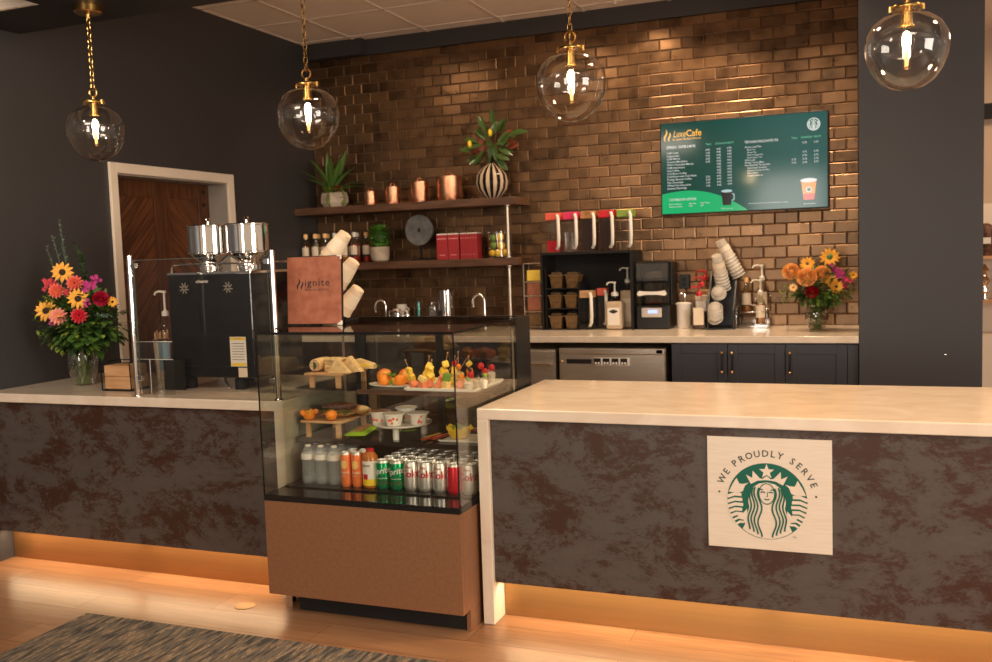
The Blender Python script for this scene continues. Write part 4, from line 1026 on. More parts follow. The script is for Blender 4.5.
# napkin rack
t = thing('napkin_holder', 'black wire holder stacked with kraft paper napkins on the left counter', 'napkin holder', (-2.025, .26, H))
b = MB(True)
for y in (-.07, .07):
    b.tube([(-.092, y, .003), (.092, y, .003), (.088, y, .142), (-.096, y, .142), (-.092, y, .003)], .0035, 6)
for x, z in ((-.092, .003), (.092, .003), (.088, .142), (-.096, .142)): b.tube([(x, -.07, z), (x, .07, z)], .0035, 6)
b.build('wire_frame', 'blackm', t)
b = MB(); b.box(-.082, -.064, .007, .082, .064, .070, .006); b.box(-.080, -.066, .0705, .080, .062, .128, .006); b.build('napkins', 'boardwood', t)
# bottles behind the guard
def pump_bottle(name, label, loc, r, h, liquid, fill, lab, pumpm, group=None, square=False, cat='bottle', glass='glass', badge=True, ph=.10, band=None):
    t = thing(name, label, cat, loc, 0, group)
    n = 4 if square else 18
    def prof(rr, z0, z1, sh): return [(rr, z0), (rr, z1-sh), (rr*.75, z1-sh*.35), (rr*.38, z1)]
    b = MB(not square)
    if square: b.box(-r, -r*.8, .0005, r, r*.8, h*.86, r*.25); b.lathe([(r*.6, h*.86), (r*.35, h*.93), (r*.33, h)], 14)
    else: b.lathe([(r*.92, .0005), (r, .008)]+prof(r, .009, h, h*.22), 18, cap=False)
    b.build('bottle_body', glass, t)
    if fill:
        b = MB(True)
        if square: b.box(-r*.94, -r*.75, .004, r*.94, r*.75, h*fill, r*.2)
        else: b.lathe([(r*.88, .004), (r*.94, .01), (r*.94, h*fill), (0, h*fill)], 18)
        b.build('contents', liquid, t)
    b = MB(True)
    if square: b.box(-r*.72, -r*.8-.0016, h*.14, r*.72, -r*.8-.0004, h*.66)
    else:
        for k in range(8):
            a0, a1 = -.95+1.9*k/8, -.95+1.9*(k+1)/8; R = r*1.015
            b._f([b._v((R*math.sin(a), -R*math.cos(a), z)) for a, z in ((a0, h*.18), (a1, h*.18), (a1, h*.62), (a0, h*.62))], True)
    lo = b.build('label_patch', lab, t)
    if badge and square:
        b = MB(); b.poly([(-r*.5, h*.56), (0, h*.61), (r*.5, h*.56), (r*.5, h*.53), (0, h*.48), (-r*.5, h*.53)], -r*.8-.0022); b.build('label_badge', 'black_ink', lo)
    if band and not square:
        b = MB(True)
        for k in range(8):
            a0, a1 = -.95+1.9*k/8, -.95+1.9*(k+1)/8; R = r*1.03
            b._f([b._v((R*math.sin(a), -R*math.cos(a), z)) for a, z in ((a0, h*.19), (a1, h*.19), (a1, h*.30), (a0, h*.30))], True)
        b.build('label_band', band, lo)
    b = MB(True); b.lathe([(r*.42, h+.0005), (r*.42, h+.022), (r*.2, h+.030), (.006, h+.034), (.006, h+ph), (.011, h+ph+.003), (.011, h+ph+.014), (0, h+ph+.016)], 14)
    b.tube([(0, 0, h+ph+.008), (-.028, -.006, h+ph+.012), (-.048, -.010, h+ph+.006), (-.054, -.012, h+ph-.008)], .0055, 8); b.build('pump', pumpm, t)
    return t
pump_bottle('sanitizer_bottle', 'clear pump bottle with white pump behind the glass guard beside the coffee machine', (-2.005, .55, H), .045, .35, 'labelb', 0, 'labelb', 'white', ph=.12)
pump_bottle('syrup_pump_bottle', 'amber pump bottle half hidden behind the left edge of the coffee machine', (-1.885, .56, H), .038, .31, 'amber', .62, 'label', 'white', ph=.10)
t = thing('stirrer_cup', 'ribbed tan cup of wooden stirrers beside the clear pump bottle', 'cup', (-2.10, .62, H))
b = MB(True); b.lathe([(.034, 0), (.046, .22), (.044, .22), (.032, .006), (0, .006)], 16); b.build('cup', 'paper', t)
b = MB()
for k in range(14):
    a = k*2.4; b.bar((.015*math.cos(a), .015*math.sin(a), .01), (.036*math.cos(a), .036*math.sin(a), .25+.01*(k % 3)), .006, .002)
b.build('stirrers', 'boardwood', t)
t = thing('acrylic_stand', 'clear acrylic counter stand with dark rear box behind the glass guard', 'stand', (-1.705, .20, H))
b = MB(); b.box(-.10, -.08, .0005, .10, -.076, .255); b.box(-.10, -.076, .0005, -.096, .08, .255); b.box(-.10, -.076, .25, .10, .08, .255); b.build('acrylic_panel', 'acryl', t)
b = MB(True); b.tube([(-.10, -.08, .002), (-.10, -.08, .255), (.10, -.08, .255)], .0018, 6); b.tube([(-.04, -.08, .17), (-.04, -.08, .002)], .0018, 6); b.tube([(-.10, -.08, .17), (.10, -.08, .17)], .0018, 6); b.build('acrylic_edge', 'labelw', t)
b = MB(); b.box(-.09, .07, .0005, .035, .078, .15); b.build('dark_box', 'blackm', t)

# ================================================================== ON TOP OF THE CASE
TZ = CZ+.0012
t = thing('menu_cover', 'brown leather menu cover with dark flame lettering standing on the display case', 'menu', (-.866, .20, TZ))
t.rotation_euler = (math.radians(-4), 0, math.radians(3))
b = MB(); b.box(-.137, .0, .006, .137, .010, .310, .002); bk = b.build('cover', 'leather', t)
b = MB(); b.box(-.140, .0015, .002, .1415, .013, .0058); b.box(.1372, .0015, .006, .1415, .013, .310); b.box(-.137, .0015, .3103, .1415, .013, .3135); b.build('dark_edging', 'blackm', t)
for z0, z1 in ((.0015, .020), (.296, .3145)):
    b = MB(); b.prism([(.118, z0 if z0 < .1 else z1-.006), (.1428, z0 if z0 < .1 else z1-.006), (.1428, z1 if z0 < .1 else z1), (.1428, z1), (.118, z1 if z0 > .1 else z0+.006)], -.002, -.0002)
    b.prism([(.1345, z0), (.1428, z0), (.1428, z1), (.1345, z1)], -.0025, -.0021); b.build('metal_corner', 'labelw', t)
b = MB(); b.text('ignite', .046, -.048, .178, -.0008, bold=.005, space=1.15, width=.125); b.text('MEDICAL RESORTS', .013, -.045, .156, -.0008, width=.12)
for dx_, s_ in ((-.078, 1), (-.060, .75)):
    b.poly([(dx_-.006*s_*math.sin(i/8*PI*2)-.0045*math.sin(PI*i/8)**.8, .160+.054*s_*i/8) for i in range(9)]+[(dx_-.006*s_*math.sin(i/8*PI*2)+.0045*math.sin(PI*i/8)**.8, .160+.054*s_*i/8) for i in range(7, 0, -1)], -.0008)
b.build('lettering', 'black_ink', bk)
b = MB(); b.X = Matrix.Rotation(math.radians(10), 4, 'X'); b.box(-.137, .072, .002, .105, .078, .29, .002); b.build('back_cover', 'leather', t)

def cup_mesh(L=.135):
    t = thing('paper_cup', 'x', 'cup')
    b = MB(True); b.lathe([(.030, .0), (.0295, -.003), (.031, -.004), (.044, -L), (.0462, -L-.001), (.0462, -L-.005), (.0435, -L-.004)], 26, cap=False); b.lathe([(0, -.003), (.0298, -.003)], 26, cap=False); b.build('cup_body', 'cuppaper', t)
    b = MB(True); b.lathe([(.0345, -.030), (.0425, -.098)], 26, cap=False); b.build('cup_sleeve', 'paper', t)
    return t
proto = cup_mesh(); used = []; dirv = Vector((.645, .05, .762)).normalized()
for k, (x, z, n, w_) in enumerate(((-.790, 1.640, 9, 'top'), (-.752, 1.512, 9, 'second'), (-.735, 1.384, 8, 'third'), (-.832, TZ+.137, 1, 'bottom'))):
    for i in range(n):
        p = Vector((x, .40, z)) - dirv*(.012+.030*i) if k < 3 else Vector((x, .30, z))
        if p.z < TZ+.16 and i > 0: break
        if k == 0 and i == 0: lab = 'outermost white paper cup of the top slanted stack behind the leather menu'
        elif i == 0: lab = 'outermost white paper cup of the '+w_+' slanted stack behind the leather menu' if k < 3 else 'inverted white paper cup standing low behind the right corner of the leather menu'
        else: lab = 'white paper cup nested inside the '+w_+' slanted stack behind the leather menu'
        o = place(proto, used, p, 0, lab); o['group'] = 'paper cups in the slanted dispenser'
        if k < 3: o.rotation_euler = dirv.to_track_quat('Z', 'Y').to_euler()
t = thing('cup_dispenser', 'black slanted cup dispenser behind the leather menu on the display case', 'dispenser', (-.95, .46, TZ))
b = MB(); b.box(-.10, -.05, .0, .12, .08, .010); b.build('base', 'blackm', t)
b = MB(); b.prism([(-.10, .0105), (.10, .0105), (.0, .12), (.03, .30), (-.02, .33), (-.09, .16)], .0, .006); b.build('back_plate', 'blackm', t)

# ================================================================== CASE CONTENTS
def can_mesh(name, r, h, body, draw):
    t = thing(name, 'x', 'can')
    b = MB(True); b.lathe([(r*.72, .003), (r*.80, .0), (r*.97, .010), (r, .014), (r, h-.018), (r*.93, h-.010)], 24, cap=False); bo = b.build('can_body', body, t)
    b = MB(True); b.lathe([(r*.93, h-.010), (r*.82, h-.002), (r*.82, h), (r*.78, h), (r*.76, h-.005), (0, h-.005)], 24, cap=False); b.lathe([(0, .003), (r*.72, .003)], 16, cap=False); b.build('can_end', 'alu', t)
    b = MB(); b.box(-.006, -.012, h-.0045, .006, .006, h-.003); b.build('pull_tab', 'alu', t)
    if draw: draw(bo, r)
    return t
def dr_green(bo, r):
    b = MB(); b.text('Sprite', .036, -.036, .062, wrap=r+.0006, shear=.3, bold=.02, rot=.14); b.text('Lemon-Lime', .010, -.018, .045, wrap=r+.0006); b.build('can_print', 'labelw', bo)
    b = MB(True)
    for k in range(24):
        a0, a1 = 2*PI*k/24, 2*PI*(k+1)/24
        b._f([b._v(((r+.0003)*math.sin(a), -(r+.0003)*math.cos(a), z)) for a, z in ((a0, .02), (a1, .02), (a1, .034+.006*math.sin(3*a1)), (a0, .034+.006*math.sin(3*a0)))], True)
    b.build('green_swirl', 'leafd', bo)
def dr_silver(bo, r):
    b = MB(); b.text('Coke', .044, -.047, .060, wrap=r+.0006, bold=.03, width=.094); b.text('Diet', .014, -.02, .098, wrap=r+.0006, bold=.02); b.build('can_print', 'canred', bo)
def dr_red(bo, r):
    b = MB(); b.text('Coca-Cola', .030, -.030, .020, wrap=r+.0006, shear=.3, bold=.03, rot=PI/2-.12); b.build('can_print', 'labelw', bo)
def dr_orange(bo, r):
    b = MB(True)
    for rr, mz in ((.017, 'labelw'), (.0145, 'lemon'), (.008, 'orange')):
        b = MB(True); R = r+.0004+.0004*(('labelw', 'lemon', 'orange').index(mz)); c = b._v((0, -R, .098)); vs = [b._v((R*math.sin(rr*math.cos(2*PI*k/20)/r), -R*math.cos(rr*math.cos(2*PI*k/20)/r), .098+rr*math.sin(2*PI*k/20))) for k in range(20)]
        for k in range(20): b._f([c, vs[k], vs[(k+1) % 20]], True)
        b.build('fruit_print', mz, bo)
    b = MB(); b.text('ORANGE', .011, -.020, .060, wrap=r+.0008, bold=.02); b.text('100%', .009, -.012, .046, wrap=r+.0008); b.build('can_print', 'labelw', bo)
DZ = .5308
cols = ['green', 'green', 'silver', 'silver', 'silver', 'red', 'silver']
protos = {'green': (can_mesh('soda_can', .0325, .122, 'cangreen', dr_green), []), 'silver': (can_mesh('soda_can', .0325, .122, 'alu', dr_silver), []), 'red': (can_mesh('soda_can', .0325, .122, 'canred', dr_red), [])}
RW = ['front', 'second', 'third', 'fourth', 'rearmost']
for j in range(5):
    for i in range(7):
        kd = cols[i] if not (i == 6 and j == 0) else 'silver'
        pr_, us = protos[kd]
        lab = {'green': 'green lemon-lime soda can', 'silver': 'silver diet cola can', 'red': 'red cola can'}[kd]+', '+ORD[i]+' from the left in the '+RW[j]+' row'
        o = place(pr_, us, (-.461+.0668*i, .046+.0672*j, DZ), random.uniform(-.08, .08) + (.25 if kd == 'silver' else 0), lab); o['group'] = 'soda cans on the case floor'
slim = can_mesh('juice_can', .0235, .150, 'canorange', dr_orange); us = []
for i, (x, y, lb_) in enumerate(((-.636, .035, 'left of the pair'), (-.585, .040, 'right of the pair'), (-.636, .095, 'behind the left one'), (-.585, .100, 'behind the right one'))):
    o = place(slim, us, (x, y, DZ), 0, 'slim orange drink can beside the water bottles, '+lb_); o['group'] = 'slim orange cans in the case'
t = thing('juice_bottle', 'wide juice bottle with white and yellow label beside the green cans', 'bottle', (-.523, .046, DZ))
b = MB(True); b.lathe([(.030, 0), (.034, .006), (.034, .125), (.030, .140), (.020, .152), (.017, .156)], 22); b.build('bottle_body', 'amber', t)
b = MB(True); b.lathe([(.0346, .012), (.0346, .040)], 22, cap=False); b.build('label_lower', 'lemon', t)
b = MB(True); b.lathe([(.0346, .0401), (.0346, .118)], 22, cap=False); lb_ = b.build('label_upper', 'labelw', t)
b = MB(); b.text('Lipton', .017, -.030, .094, wrap=.0350, shear=.2, bold=.02); b.build('label_print', 'black_ink', lb_)
b = MB(); b.poly([(-.016, .040), (.004, .040), (.004, .062), (-.016, .062)], -.0352); b.build('label_picture', 'canred', lb_)
b = MB(True); b.lathe([(.018, .1565), (.018, .168), (0, .169)], 18); b.build('cap', 'canred', t)
def waterb():
    t = thing('water_bottle', 'x', 'bottle')
    pf = [(.024, 0), (.030, .008), (.031, .03)]
    for k in range(5): pf += [(.0285, .038+.012*k), (.031, .044+.012*k)]
    pf += [(.031, .135), (.024, .150), (.013, .158), (.012, .162)]
    b = MB(True); b.lathe(pf, 20, cap=False); b.lathe([(0, .003), (.024, .0)], 12, cap=False); b.build('bottle_body', 'water', t)
    b = MB(True); b.lathe([(.0315, .108), (.0315, .132)], 20, cap=False); b.build('label_wrap', 'labelw', t)
    b = MB(True); b.lathe([(.0135, .1622), (.0135, .169), (0, .169)], 14); b.build('cap', 'white', t)
    return t
wp = waterb(); us = []
for j in range(3):
    for i in range(3):
        o = place(wp, us, (-.838+.066*i, .055+.066*j, DZ), 0, 'clear water bottle, '+ORD[i]+' from the left in the '+RW[j]+' row of the case'); o['group'] = 'water bottles on the case floor'

# shelf with yoghurts etc
S1, S2 = .7222, .9462
def riser(label, cx, cy, wx, wy, z0, top, rz=0):
    t = thing('wooden_riser', label, 'riser', (cx, cy, z0), rz)
    hh = top-z0; b = MB(); b.box(-wx/2, -wy/2, hh-.010, wx/2, wy/2, hh, .002); b.build('board', 'boardwood', t)
    for sx in (-1, 1):
        for sy in (-1, 1):
            x = sx*(wx/2-.028); y = sy*(wy/2-.022); b = MB(); b.box(x-.011, y-.006, .0003, x+.011, y+.006, hh-.0102); b.build('leg', 'boardwood', t)
    return t
riser('wooden riser board holding the sandwiches in the left upper case', -.775, .235, .19, .27, S2, 1.012)
riser('wooden riser board holding dark rolls and oranges on the lower case shelf', -.795, .235, .21, .27, S1, .798)
def orange_fruit(name, label, m, loc, r, stem=True, cat='fruit', group=None):
    b = MB(True); b.ball((0, 0, r*.95), (r, r, r*.93), 20, 12); o = tag(b.build(name, m, loc=loc), label, cat, group)
    if stem:
        b = MB(True); b.tube([(0, 0, r*1.85), (0.001, 0, r*1.98)], .0022, 5); b.build('stem', 'stem', o)
    return o
B1 = 1.0123
# rolled wraps, sandwiches
t = thing('wrap_sandwich', 'rolled wrap cut open to show its filling, left on upper board', 'sandwich', (-.835, .19, B1))
b = MB(True); b.X = Matrix.Translation((0, 0, .031)) @ Matrix.Rotation(PI/2, 4, 'X'); b.lathe([(.0, -.065), (.020, -.065), (.028, -.055), (.030, .0), (.028, .050), (.026, .055)], 18, cap=False); b.build('tortilla', 'bread', t)
b = MB(True); b.X = Matrix.Translation((0, 0, .031)) @ Matrix.Rotation(PI/2, 4, 'X'); b.lathe([(.026, .055), (.018, .052), (.016, .055), (0, .052)], 18, cap=False); b.build('filling', 'breadcut', t)
b = MB(); b.box(-.004, -.0585, .012, .002, -.056, .048); b.box(.004, -.0585, .02, .010, -.056, .04); b.build('greens', 'leafd', t)
def loaf(label, loc, rz, w=.085, d=.07, h=.03, m='bread'):
    t = thing('stacked_sandwich', label, 'sandwich', loc, rz)
    b = MB(); b.box(-w/2, -d/2, 0, w/2, d/2, h*.42, .005); b.build('lower_bread', m, t)
    b = MB(); b.box(-w/2+.002, -d/2-.001, h*.43, w/2-.002, d/2, h*.58); b.build('filling', 'breadcut', t)
    b = MB(); b.box(-w/2, -d/2, h*.59, w/2, d/2, h, .005); b.build('upper_bread', m, t)
loaf('lower flat bread sandwich beside the wrap on the upper board', (-.757, .19, B1), .1)
loaf('upper flat bread sandwich stacked beside the wrap on the upper board', (-.757, .19, B1+.0305), -.1)
def wedge(label, loc, rz, tilt, s=.095):
    t = thing('sandwich_wedge', label, 'sandwich', loc, rz, 'triangular sandwich wedges on the upper board'); t.rotation_euler = (0, 0, rz)
    P = [(-s/2, 0), (s/2, 0), (-.1*s, s*.62)]
    for nm, y0, y1, m in (('bread_slice', 0, .011, 'bread'), ('filling', .0112, .0175, 'breadcut'), ('bread_slice', .0177, .029, 'bread')):
        b = MB(); b.X = Matrix.Rotation(tilt, 4, 'X'); k = .97 if nm == 'filling' else 1; b.prism([(x*k, z*k+.001) for x, z in P], y0, y1); b.build(nm, m, t)
wedge('front triangular sandwich wedge on upper board, plain bread face forward', (-.700, .115, B1), .15, .0, .105)
wedge('middle triangular sandwich wedge on upper board, peak showing behind the front wedge', (-.672, .170, B1), -.1, .0, .11)
wedge('yellow egg sandwich wedge with lettuce at right end of upper board', (-.722, .250, B1), -.3, 0, .09)
t = thing('sandwich_wedge', 'open wedge with yellow filling and lettuce tip, right end of upper board', 'sandwich', (-.672, .29, B1), .3)
b = MB(); b.prism([(-.05, .0005), (.055, .0005), (.05, .02), (-.02, .045), (-.05, .04)], -.02, .03); b.build('bread', 'bread', t)
b = MB(); b.prism([(-.04, .010), (.04, .010), (.03, .022), (-.03, .026)], -.023, -.0202); b.build('egg_filling', 'pineap', t)
b = MB(True); b.leaf((.04, -.01, .015), (1, -.2, .1), .035, .02); b.build('lettuce', 'leafy', t)
# lower board
B0 = .7983
t = thing('carved_orange', 'orange cut into a flower cup at the left end of lower board', 'fruit', (-.868, .125, B0))
b = MB(True); b.lathe([(0, 0), (.018, .003), (.027, .015), (.030, .028)], 20, cap=False)
for k in range(10):
    a = 2*PI*k/10; b.leaf((.029*math.cos(a), .029*math.sin(a), .022), (math.cos(a)*.3, math.sin(a)*.3, 1), .024, .020, n=3, droop=.2)
b.build('orange_peel', 'orangef', t)
b = MB(True); b.ball((0, 0, .028), (.022, .022, .014)); b.build('orange_flesh', 'lemon', t)
orange_fruit('orange', 'small whole orange at the front of the lower board', 'orangef', (-.752, .122, B0), .026)
t = thing('bread_roll', 'dark glazed roll sandwich with lettuce behind the small orange', 'sandwich', (-.775, .21, B0), .35)
b = MB(True); b.ball((0, 0, .021), (.088, .040, .020), 20, 10); b.build('lower_crust', 'crust', t)
b = MB(True); leafball(b, (0, -.02, .030), (.075, .025, .006), 60, .026, .02, up=0, seed=41); b.build('lettuce', 'leafm', t)
b = MB(True); b.ball((0.01, .005, .046), (.080, .038, .022), 20, 10); b.build('upper_crust', 'darkcrust', t)
t = thing('bread_roll', 'long pointed golden roll at the right end of lower board', 'bread', (-.712, .285, B0), -.12)
b = MB(True); b.ball((0, 0, .024), (.075, .032, .023), 20, 10); b.build('crust', 'crust', t)
b = MB(True); b.ball((.045, -.015, .034), (.030, .016, .013), 14, 8); b.build('soft_crumb', 'bread', t)

# yoghurt stand
t = thing('cake_stand', 'round white platter on clear feet holding the fruit cups', 'platter', (-.450, .22, S1))
b = MB(True); b.lathe([(0, .052), (.118, .052), (.130, .058), (.132, .064), (.126, .064), (.116, .058), (0, .058)], 40, cap=False); b.build('platter', 'ceramic', t)
for x, y in ((-.075, -.07), (.01, -.085), (.07, .07), (-.05, .08)):
    b = MB(True); b.lathe([(.014, .0003), (.014, .0518)], 14, c=(x, y, 0)); b.build('foot', 'acryl' if x < 0 else 'white', t)
def ycup(label, x, y, z, m2, r=.044, h=.055):
    t = thing('yogurt_cup', label, 'cup', (x, y, z), 0, 'filled cups on the white platter')
    b = MB(True); b.lathe([(r*.72, 0), (r*.95, h*.88), (r*1.12, h*.9), (r*1.12, h*.96), (r*.95, h*.97), (r*.93, h*.85), (0, h*.86)], 24, cap=False); b.lathe([(0, 0), (r*.72, 0)], 24, cap=False); b.build('cup_body', 'ceramic', t)
    b = MB(True); b.lathe([(r*1.05, h*.971), (0, h*.975)], 24, cap=False); b.build('lid', m2, t)
    b = MB(True); rd = random.Random(int(x*999))
    for k in range(5):
        a = -PI/2+rd.uniform(-.9, .9); zz = rd.uniform(.2, .75)*h; rr = r*(.72+.23*zz/h/.88)+.0012; b.ball((rr*math.cos(a), rr*math.sin(a), zz), (.006, .002, .006), 8, 6)
    b.build('fruit_print', 'coral', t)
PZ = S1+.0585
ycup('left white fruit cup on the platter, brown crumble on top', -.555, .21, PZ, 'crust'); ycup('front white fruit cup on the platter with blueberries and strawberry print', -.462, .165, PZ, 'paper'); ycup('rear white fruit cup on the platter, raised behind the front one', -.450, .262, PZ, 'labelw', h=.068); ycup('right white fruit cup on the platter with plain white sides', -.362, .205, PZ, 'labelw')
# wrappers
def packet(name, label, m, pts, z, cat, h=.012, stripe=None, g=None):
    """pillow packet lying flat, outline given as two end points and a width"""
    (x0, y0), (x1, y1), wd = pts; t = thing(name, label, cat, ((x0+x1)/2, (y0+y1)/2, z), math.atan2(y1-y0, x1-x0), g); L = math.hypot(x1-x0, y1-y0); b = MB(True); NX, NY = 12, 6
    for sgn in (1, -1):
        G = [[b._v((-L/2+L*i/NX, -wd/2+wd*j/NY, h/2+sgn*h/2*max(0, math.sin(PI*j/NY))**.5*min(1, 5*min(i, NX-i)/NX)*(1+.12*math.sin(i*2.1+j)))) for j in range(NY+1)] for i in range(NX+1)]
        for i in range(NX):
            for j in range(NY): b._f([G[i][j], G[i+1][j], G[i+1][j+1], G[i][j+1]], True)
    b.build('wrapper', m, t)
    if stripe:
        b = MB(); b.box(-L*.34, -wd*.22, h+.0012, L*.34, wd*.16, h+.0022); b.build('wrapper_print', stripe, t)
    return t
packet('snack_packet', 'lime green snack packet at the front edge of the lower case shelf', 'chipbag', ((-.640, .115), (-.690, .36), .105), S1+.0005, 'packet', .024, 'crust', 'green snack packets')
packet('snack_packet', 'lime green snack packet behind, leaning toward the white platter', 'chipbag', ((-.615, .42), (-.50, .49), .09), S1+.0005, 'packet', .024, 'leafd', 'green snack packets')
packet('snack_bar', 'red and yellow snack bar at front right of the platter', 'barbag', ((-.312, .125), (-.275, .27), .034), S1+.0005, 'snack bar', .012, 'pineap', 'foil snack bars')
packet('snack_bar', 'rosy snack bar lying right of the yellow-striped one', 'barbag', ((-.268, .14), (-.232, .29), .030), S1+.0005, 'snack bar', .012, 'salm', 'foil snack bars')
packet('snack_bar', 'rosy snack bar lying across the others at the back', 'barbag', ((-.24, .37), (-.12, .38), .034), S1+.0005, 'snack bar', .014, 'labelw', 'foil snack bars')
t = thing('side_plate', 'small white plate under the yellow pepper bowl at the case right', 'plate', (-.135, .20, S1))
b = MB(); b.box(-.095, -.07, .0005, .095, .07, .006, .002); b.box(-.10, -.075, .0062, .10, -.068, .010); b.box(-.10, .068, .0062, .10, .075, .010); b.build('plate', 'ceramic', t)
t = thing('pepper_bowl', 'hollow yellow pepper filled with green dip on the small white plate', 'bowl', (-.165, .195, S1+.0065))
b = MB(True); b.lathe([(0, 0), (.030, .002), (.048, .022), (.052, .045)], 20, cap=False)
for k in range(9):
    a = 2*PI*k/9; b.leaf((.051*math.cos(a), .051*math.sin(a), .038), (math.cos(a)*.1, math.sin(a)*.1, 1), .020, .030, n=3, droop=.1)
b.build('pepper_shell', 'lemon', t)
b = MB(True); b.ball((0, 0, .040), (.044, .044, .018), 16, 8); b.build('green_dip', 'leafy', t)

# upper shelf: plate with apples and oranges, tray of skewers and cups
t = thing('oval_plate', 'oval white plate under the apples and oranges in the upper case', 'plate', (-.462, .20, S2+.0004))
b = MB(True); b.X = Matrix.Scale(.62, 4, (0, 1, 0)); b.lathe([(0, 0), (.09, 0), (.128, .010), (.130, .014), (.124, .014), (.088, .005), (0, .005)], 36, cap=False); b.build('plate', 'ceramic', t)
P2 = S2+.0065
orange_fruit('apple', 'red and yellow apple at the back left of the oval plate', 'apple', (-.537, .235, P2), .036, group='apples on the oval plate')
orange_fruit('orange', 'orange at the front left of the oval plate', 'orangef', (-.503, .165, P2), .028, group='oranges on the oval plate')
orange_fruit('apple', 'red and yellow apple at the back right of the oval plate', 'apple', (-.435, .245, P2), .036, group='apples on the oval plate')
orange_fruit('orange', 'orange at the front right of the oval plate', 'orangef', (-.428, .170, P2), .027, group='oranges on the oval plate')
t = thing('fruit_garnish', 'cut star fruit garnish between the apples and oranges', 'fruit', (-.467, .185, P2))
b = MB(True); leafball(b, (0, -.01, .035), (.016, .014, .022), 36, .02, .014, seed=51); b.build('leafy_top', 'leafy', t)
b = MB(True); b.ball((0, 0, .018), (.014, .014, .018)); b.build('fruit_body', 'pineap', t)
t = thing('serving_tray', 'long white rectangular tray of skewers and dessert cups', 'tray', (-.190, .24, S2+.0004))
b = MB(); b.box(-.165, -.16, 0, .150, .16, .005, .001); b.box(-.170, -.165, .0052, .155, -.157, .014); b.box(-.170, .157, .0052, .155, .165, .014); b.box(-.170, -.1568, .0052, -.162, .1568, .014); b.box(.147, -.1568, .0052, .155, .1568, .014); b.build('tray', 'ceramic', t)
TR = S2+.0060
rd = random.Random(9)
def chunk(b, c, s): b.X = Matrix.Translation(c) @ Matrix.Rotation(rd.uniform(0, 3), 4, Vector((rd.uniform(-1, 1), rd.uniform(-1, 1), 1))); b.box(-s, -s*.8, -s, s, s*.8, s, s*.3); b.X = Matrix.Identity(4)
def skewer(label, x, y, items, lean=(0, 0), h=.12, z=TR):
    t = thing('fruit_skewer', label, 'skewer', (x, y, z), 0, 'fruit skewers on the white tray')
    b = MB(True); tip = Vector((lean[0]*h, lean[1]*h, h)); b.tube([(0, 0, .002), tip], .0013, 5); b.ball(tip, .004, 8, 5); b.build('pick', 'boardwood', t)
    for zz, m, s in items:
        p = Vector((lean[0]*zz, lean[1]*zz, zz)); b = MB(True)
        if m in ('pineap', 'melon', 'salm', 'lime'): chunk(b, p, s)
        else: b.ball(p, (s, s, s*1.1))
        b.build({'pineap': 'pineapple_piece', 'melon': 'melon_piece', 'salm': 'rosy_fruit_piece', 'straw': 'strawberry', 'berry': 'dark_berry', 'lime': 'green_piece', 'cream': 'white_piece', 'orangef': 'orange_piece'}[m], m, t)
SK = [(-.335, .13, [(.018, 'salm', .016), (.045, 'pineap', .015), (.075, 'pineap', .013)], (-.35, 0), .12, 'leftmost skewer, pale pineapple leaning left'), (-.310, .20, [(.018, 'cream', .015), (.05, 'pineap', .018), (.085, 'pineap', .015)], (.1, 0), .13, 'tall upright pineapple skewer, second from the left'),
      (-.275, .14, [(.018, 'salm', .017), (.05, 'pineap', .016), (.082, 'pineap', .012)], (.15, 0), .12, 'yellow skewer, third from the left'), (-.262, .24, [(.02, 'salm', .018), (.055, 'pineap', .018), (.09, 'pineap', .014)], (.25, 0), .14, 'yellow skewer at the back, centre of tray'),
      (-.235, .13, [(.018, 'salm', .018), (.045, 'salm', .015)], (.8, .0), .13, 'rosy skewer with long pick leaning right'), (-.205, .19, [(.02, 'pineap', .014), (.05, 'cream', .015)], (.7, .1), .13, 'skewer with white piece and long leaning pick'),
      (-.185, .12, [(.018, 'melon', .018), (.05, 'lime', .017)], (.1, 0), .07, 'green melon skewer near the front corner'), (-.155, .19, [(.018, 'lime', .016), (.05, 'melon', .017), (.085, 'orangef', .012)], (0, 0), .15, 'upright olive-topped skewer behind the glass edge'), (-.120, .12, [(.018, 'salm', .020), (.05, 'orangef', .015)], (.1, 0), .07, 'orange melon skewer right of the glass edge')]
SK += [(-.322, .265, [(.02, 'pineap', .018), (.055, 'pineap', .016)], (-.1, 0), .09, 'short pineapple pair at the back left of the tray'), (-.290, .105, [(.016, 'salm', .017), (.043, 'melon', .016)], (.1, 0), .06, 'low rosy and melon pair at the front edge'), (-.222, .29, [(.02, 'melon', .018), (.055, 'pineap', .017), (.088, 'straw', .013)], (.05, 0), .12, 'strawberry-topped skewer at the back middle of the tray'), (-.140, .28, [(.02, 'salm', .018), (.055, 'orangef', .016), (.088, 'pineap', .013)], (-.05, 0), .12, 'orange and yellow skewer behind the glass corner edge')]
for x, y, it, ln, h, lb_ in SK: skewer('fruit skewer: '+lb_, x, y, it, ln, h)
def dessert(label, x, y, tall, top, lean=0):
    t = thing('dessert_cup', label, 'dessert cup', (x, y, TR), 0, 'dessert cups on the white tray')
    b = MB(True); b.lathe([(.017, 0), (.024, tall)], 18, cap=False); b.lathe([(0, .001), (.017, .001)], 18, cap=False); b.build('cup', 'globeglass', t)
    b = MB(True); b.lathe([(.0155, .002), (.0205, tall*.72), (.012, tall*.85), (0, tall*.9)], 16); b.build('cream_filling', 'cream', t)
    for dx_, dz_, m in top:
        b = MB(True); b.ball((dx_, -.004, tall+dz_), (.014, .014, .015) if m == 'straw' else (.010, .010, .010), 12, 8); b.build('strawberry' if m == 'straw' else 'dark_berry' if m == 'berry' else 'mint_leaf', m, t)
dessert('dessert cup with dark berry above strawberry, nearest the glass edge', -.085, .16, .045, [(0, .012, 'straw'), (-.004, .036, 'berry')])
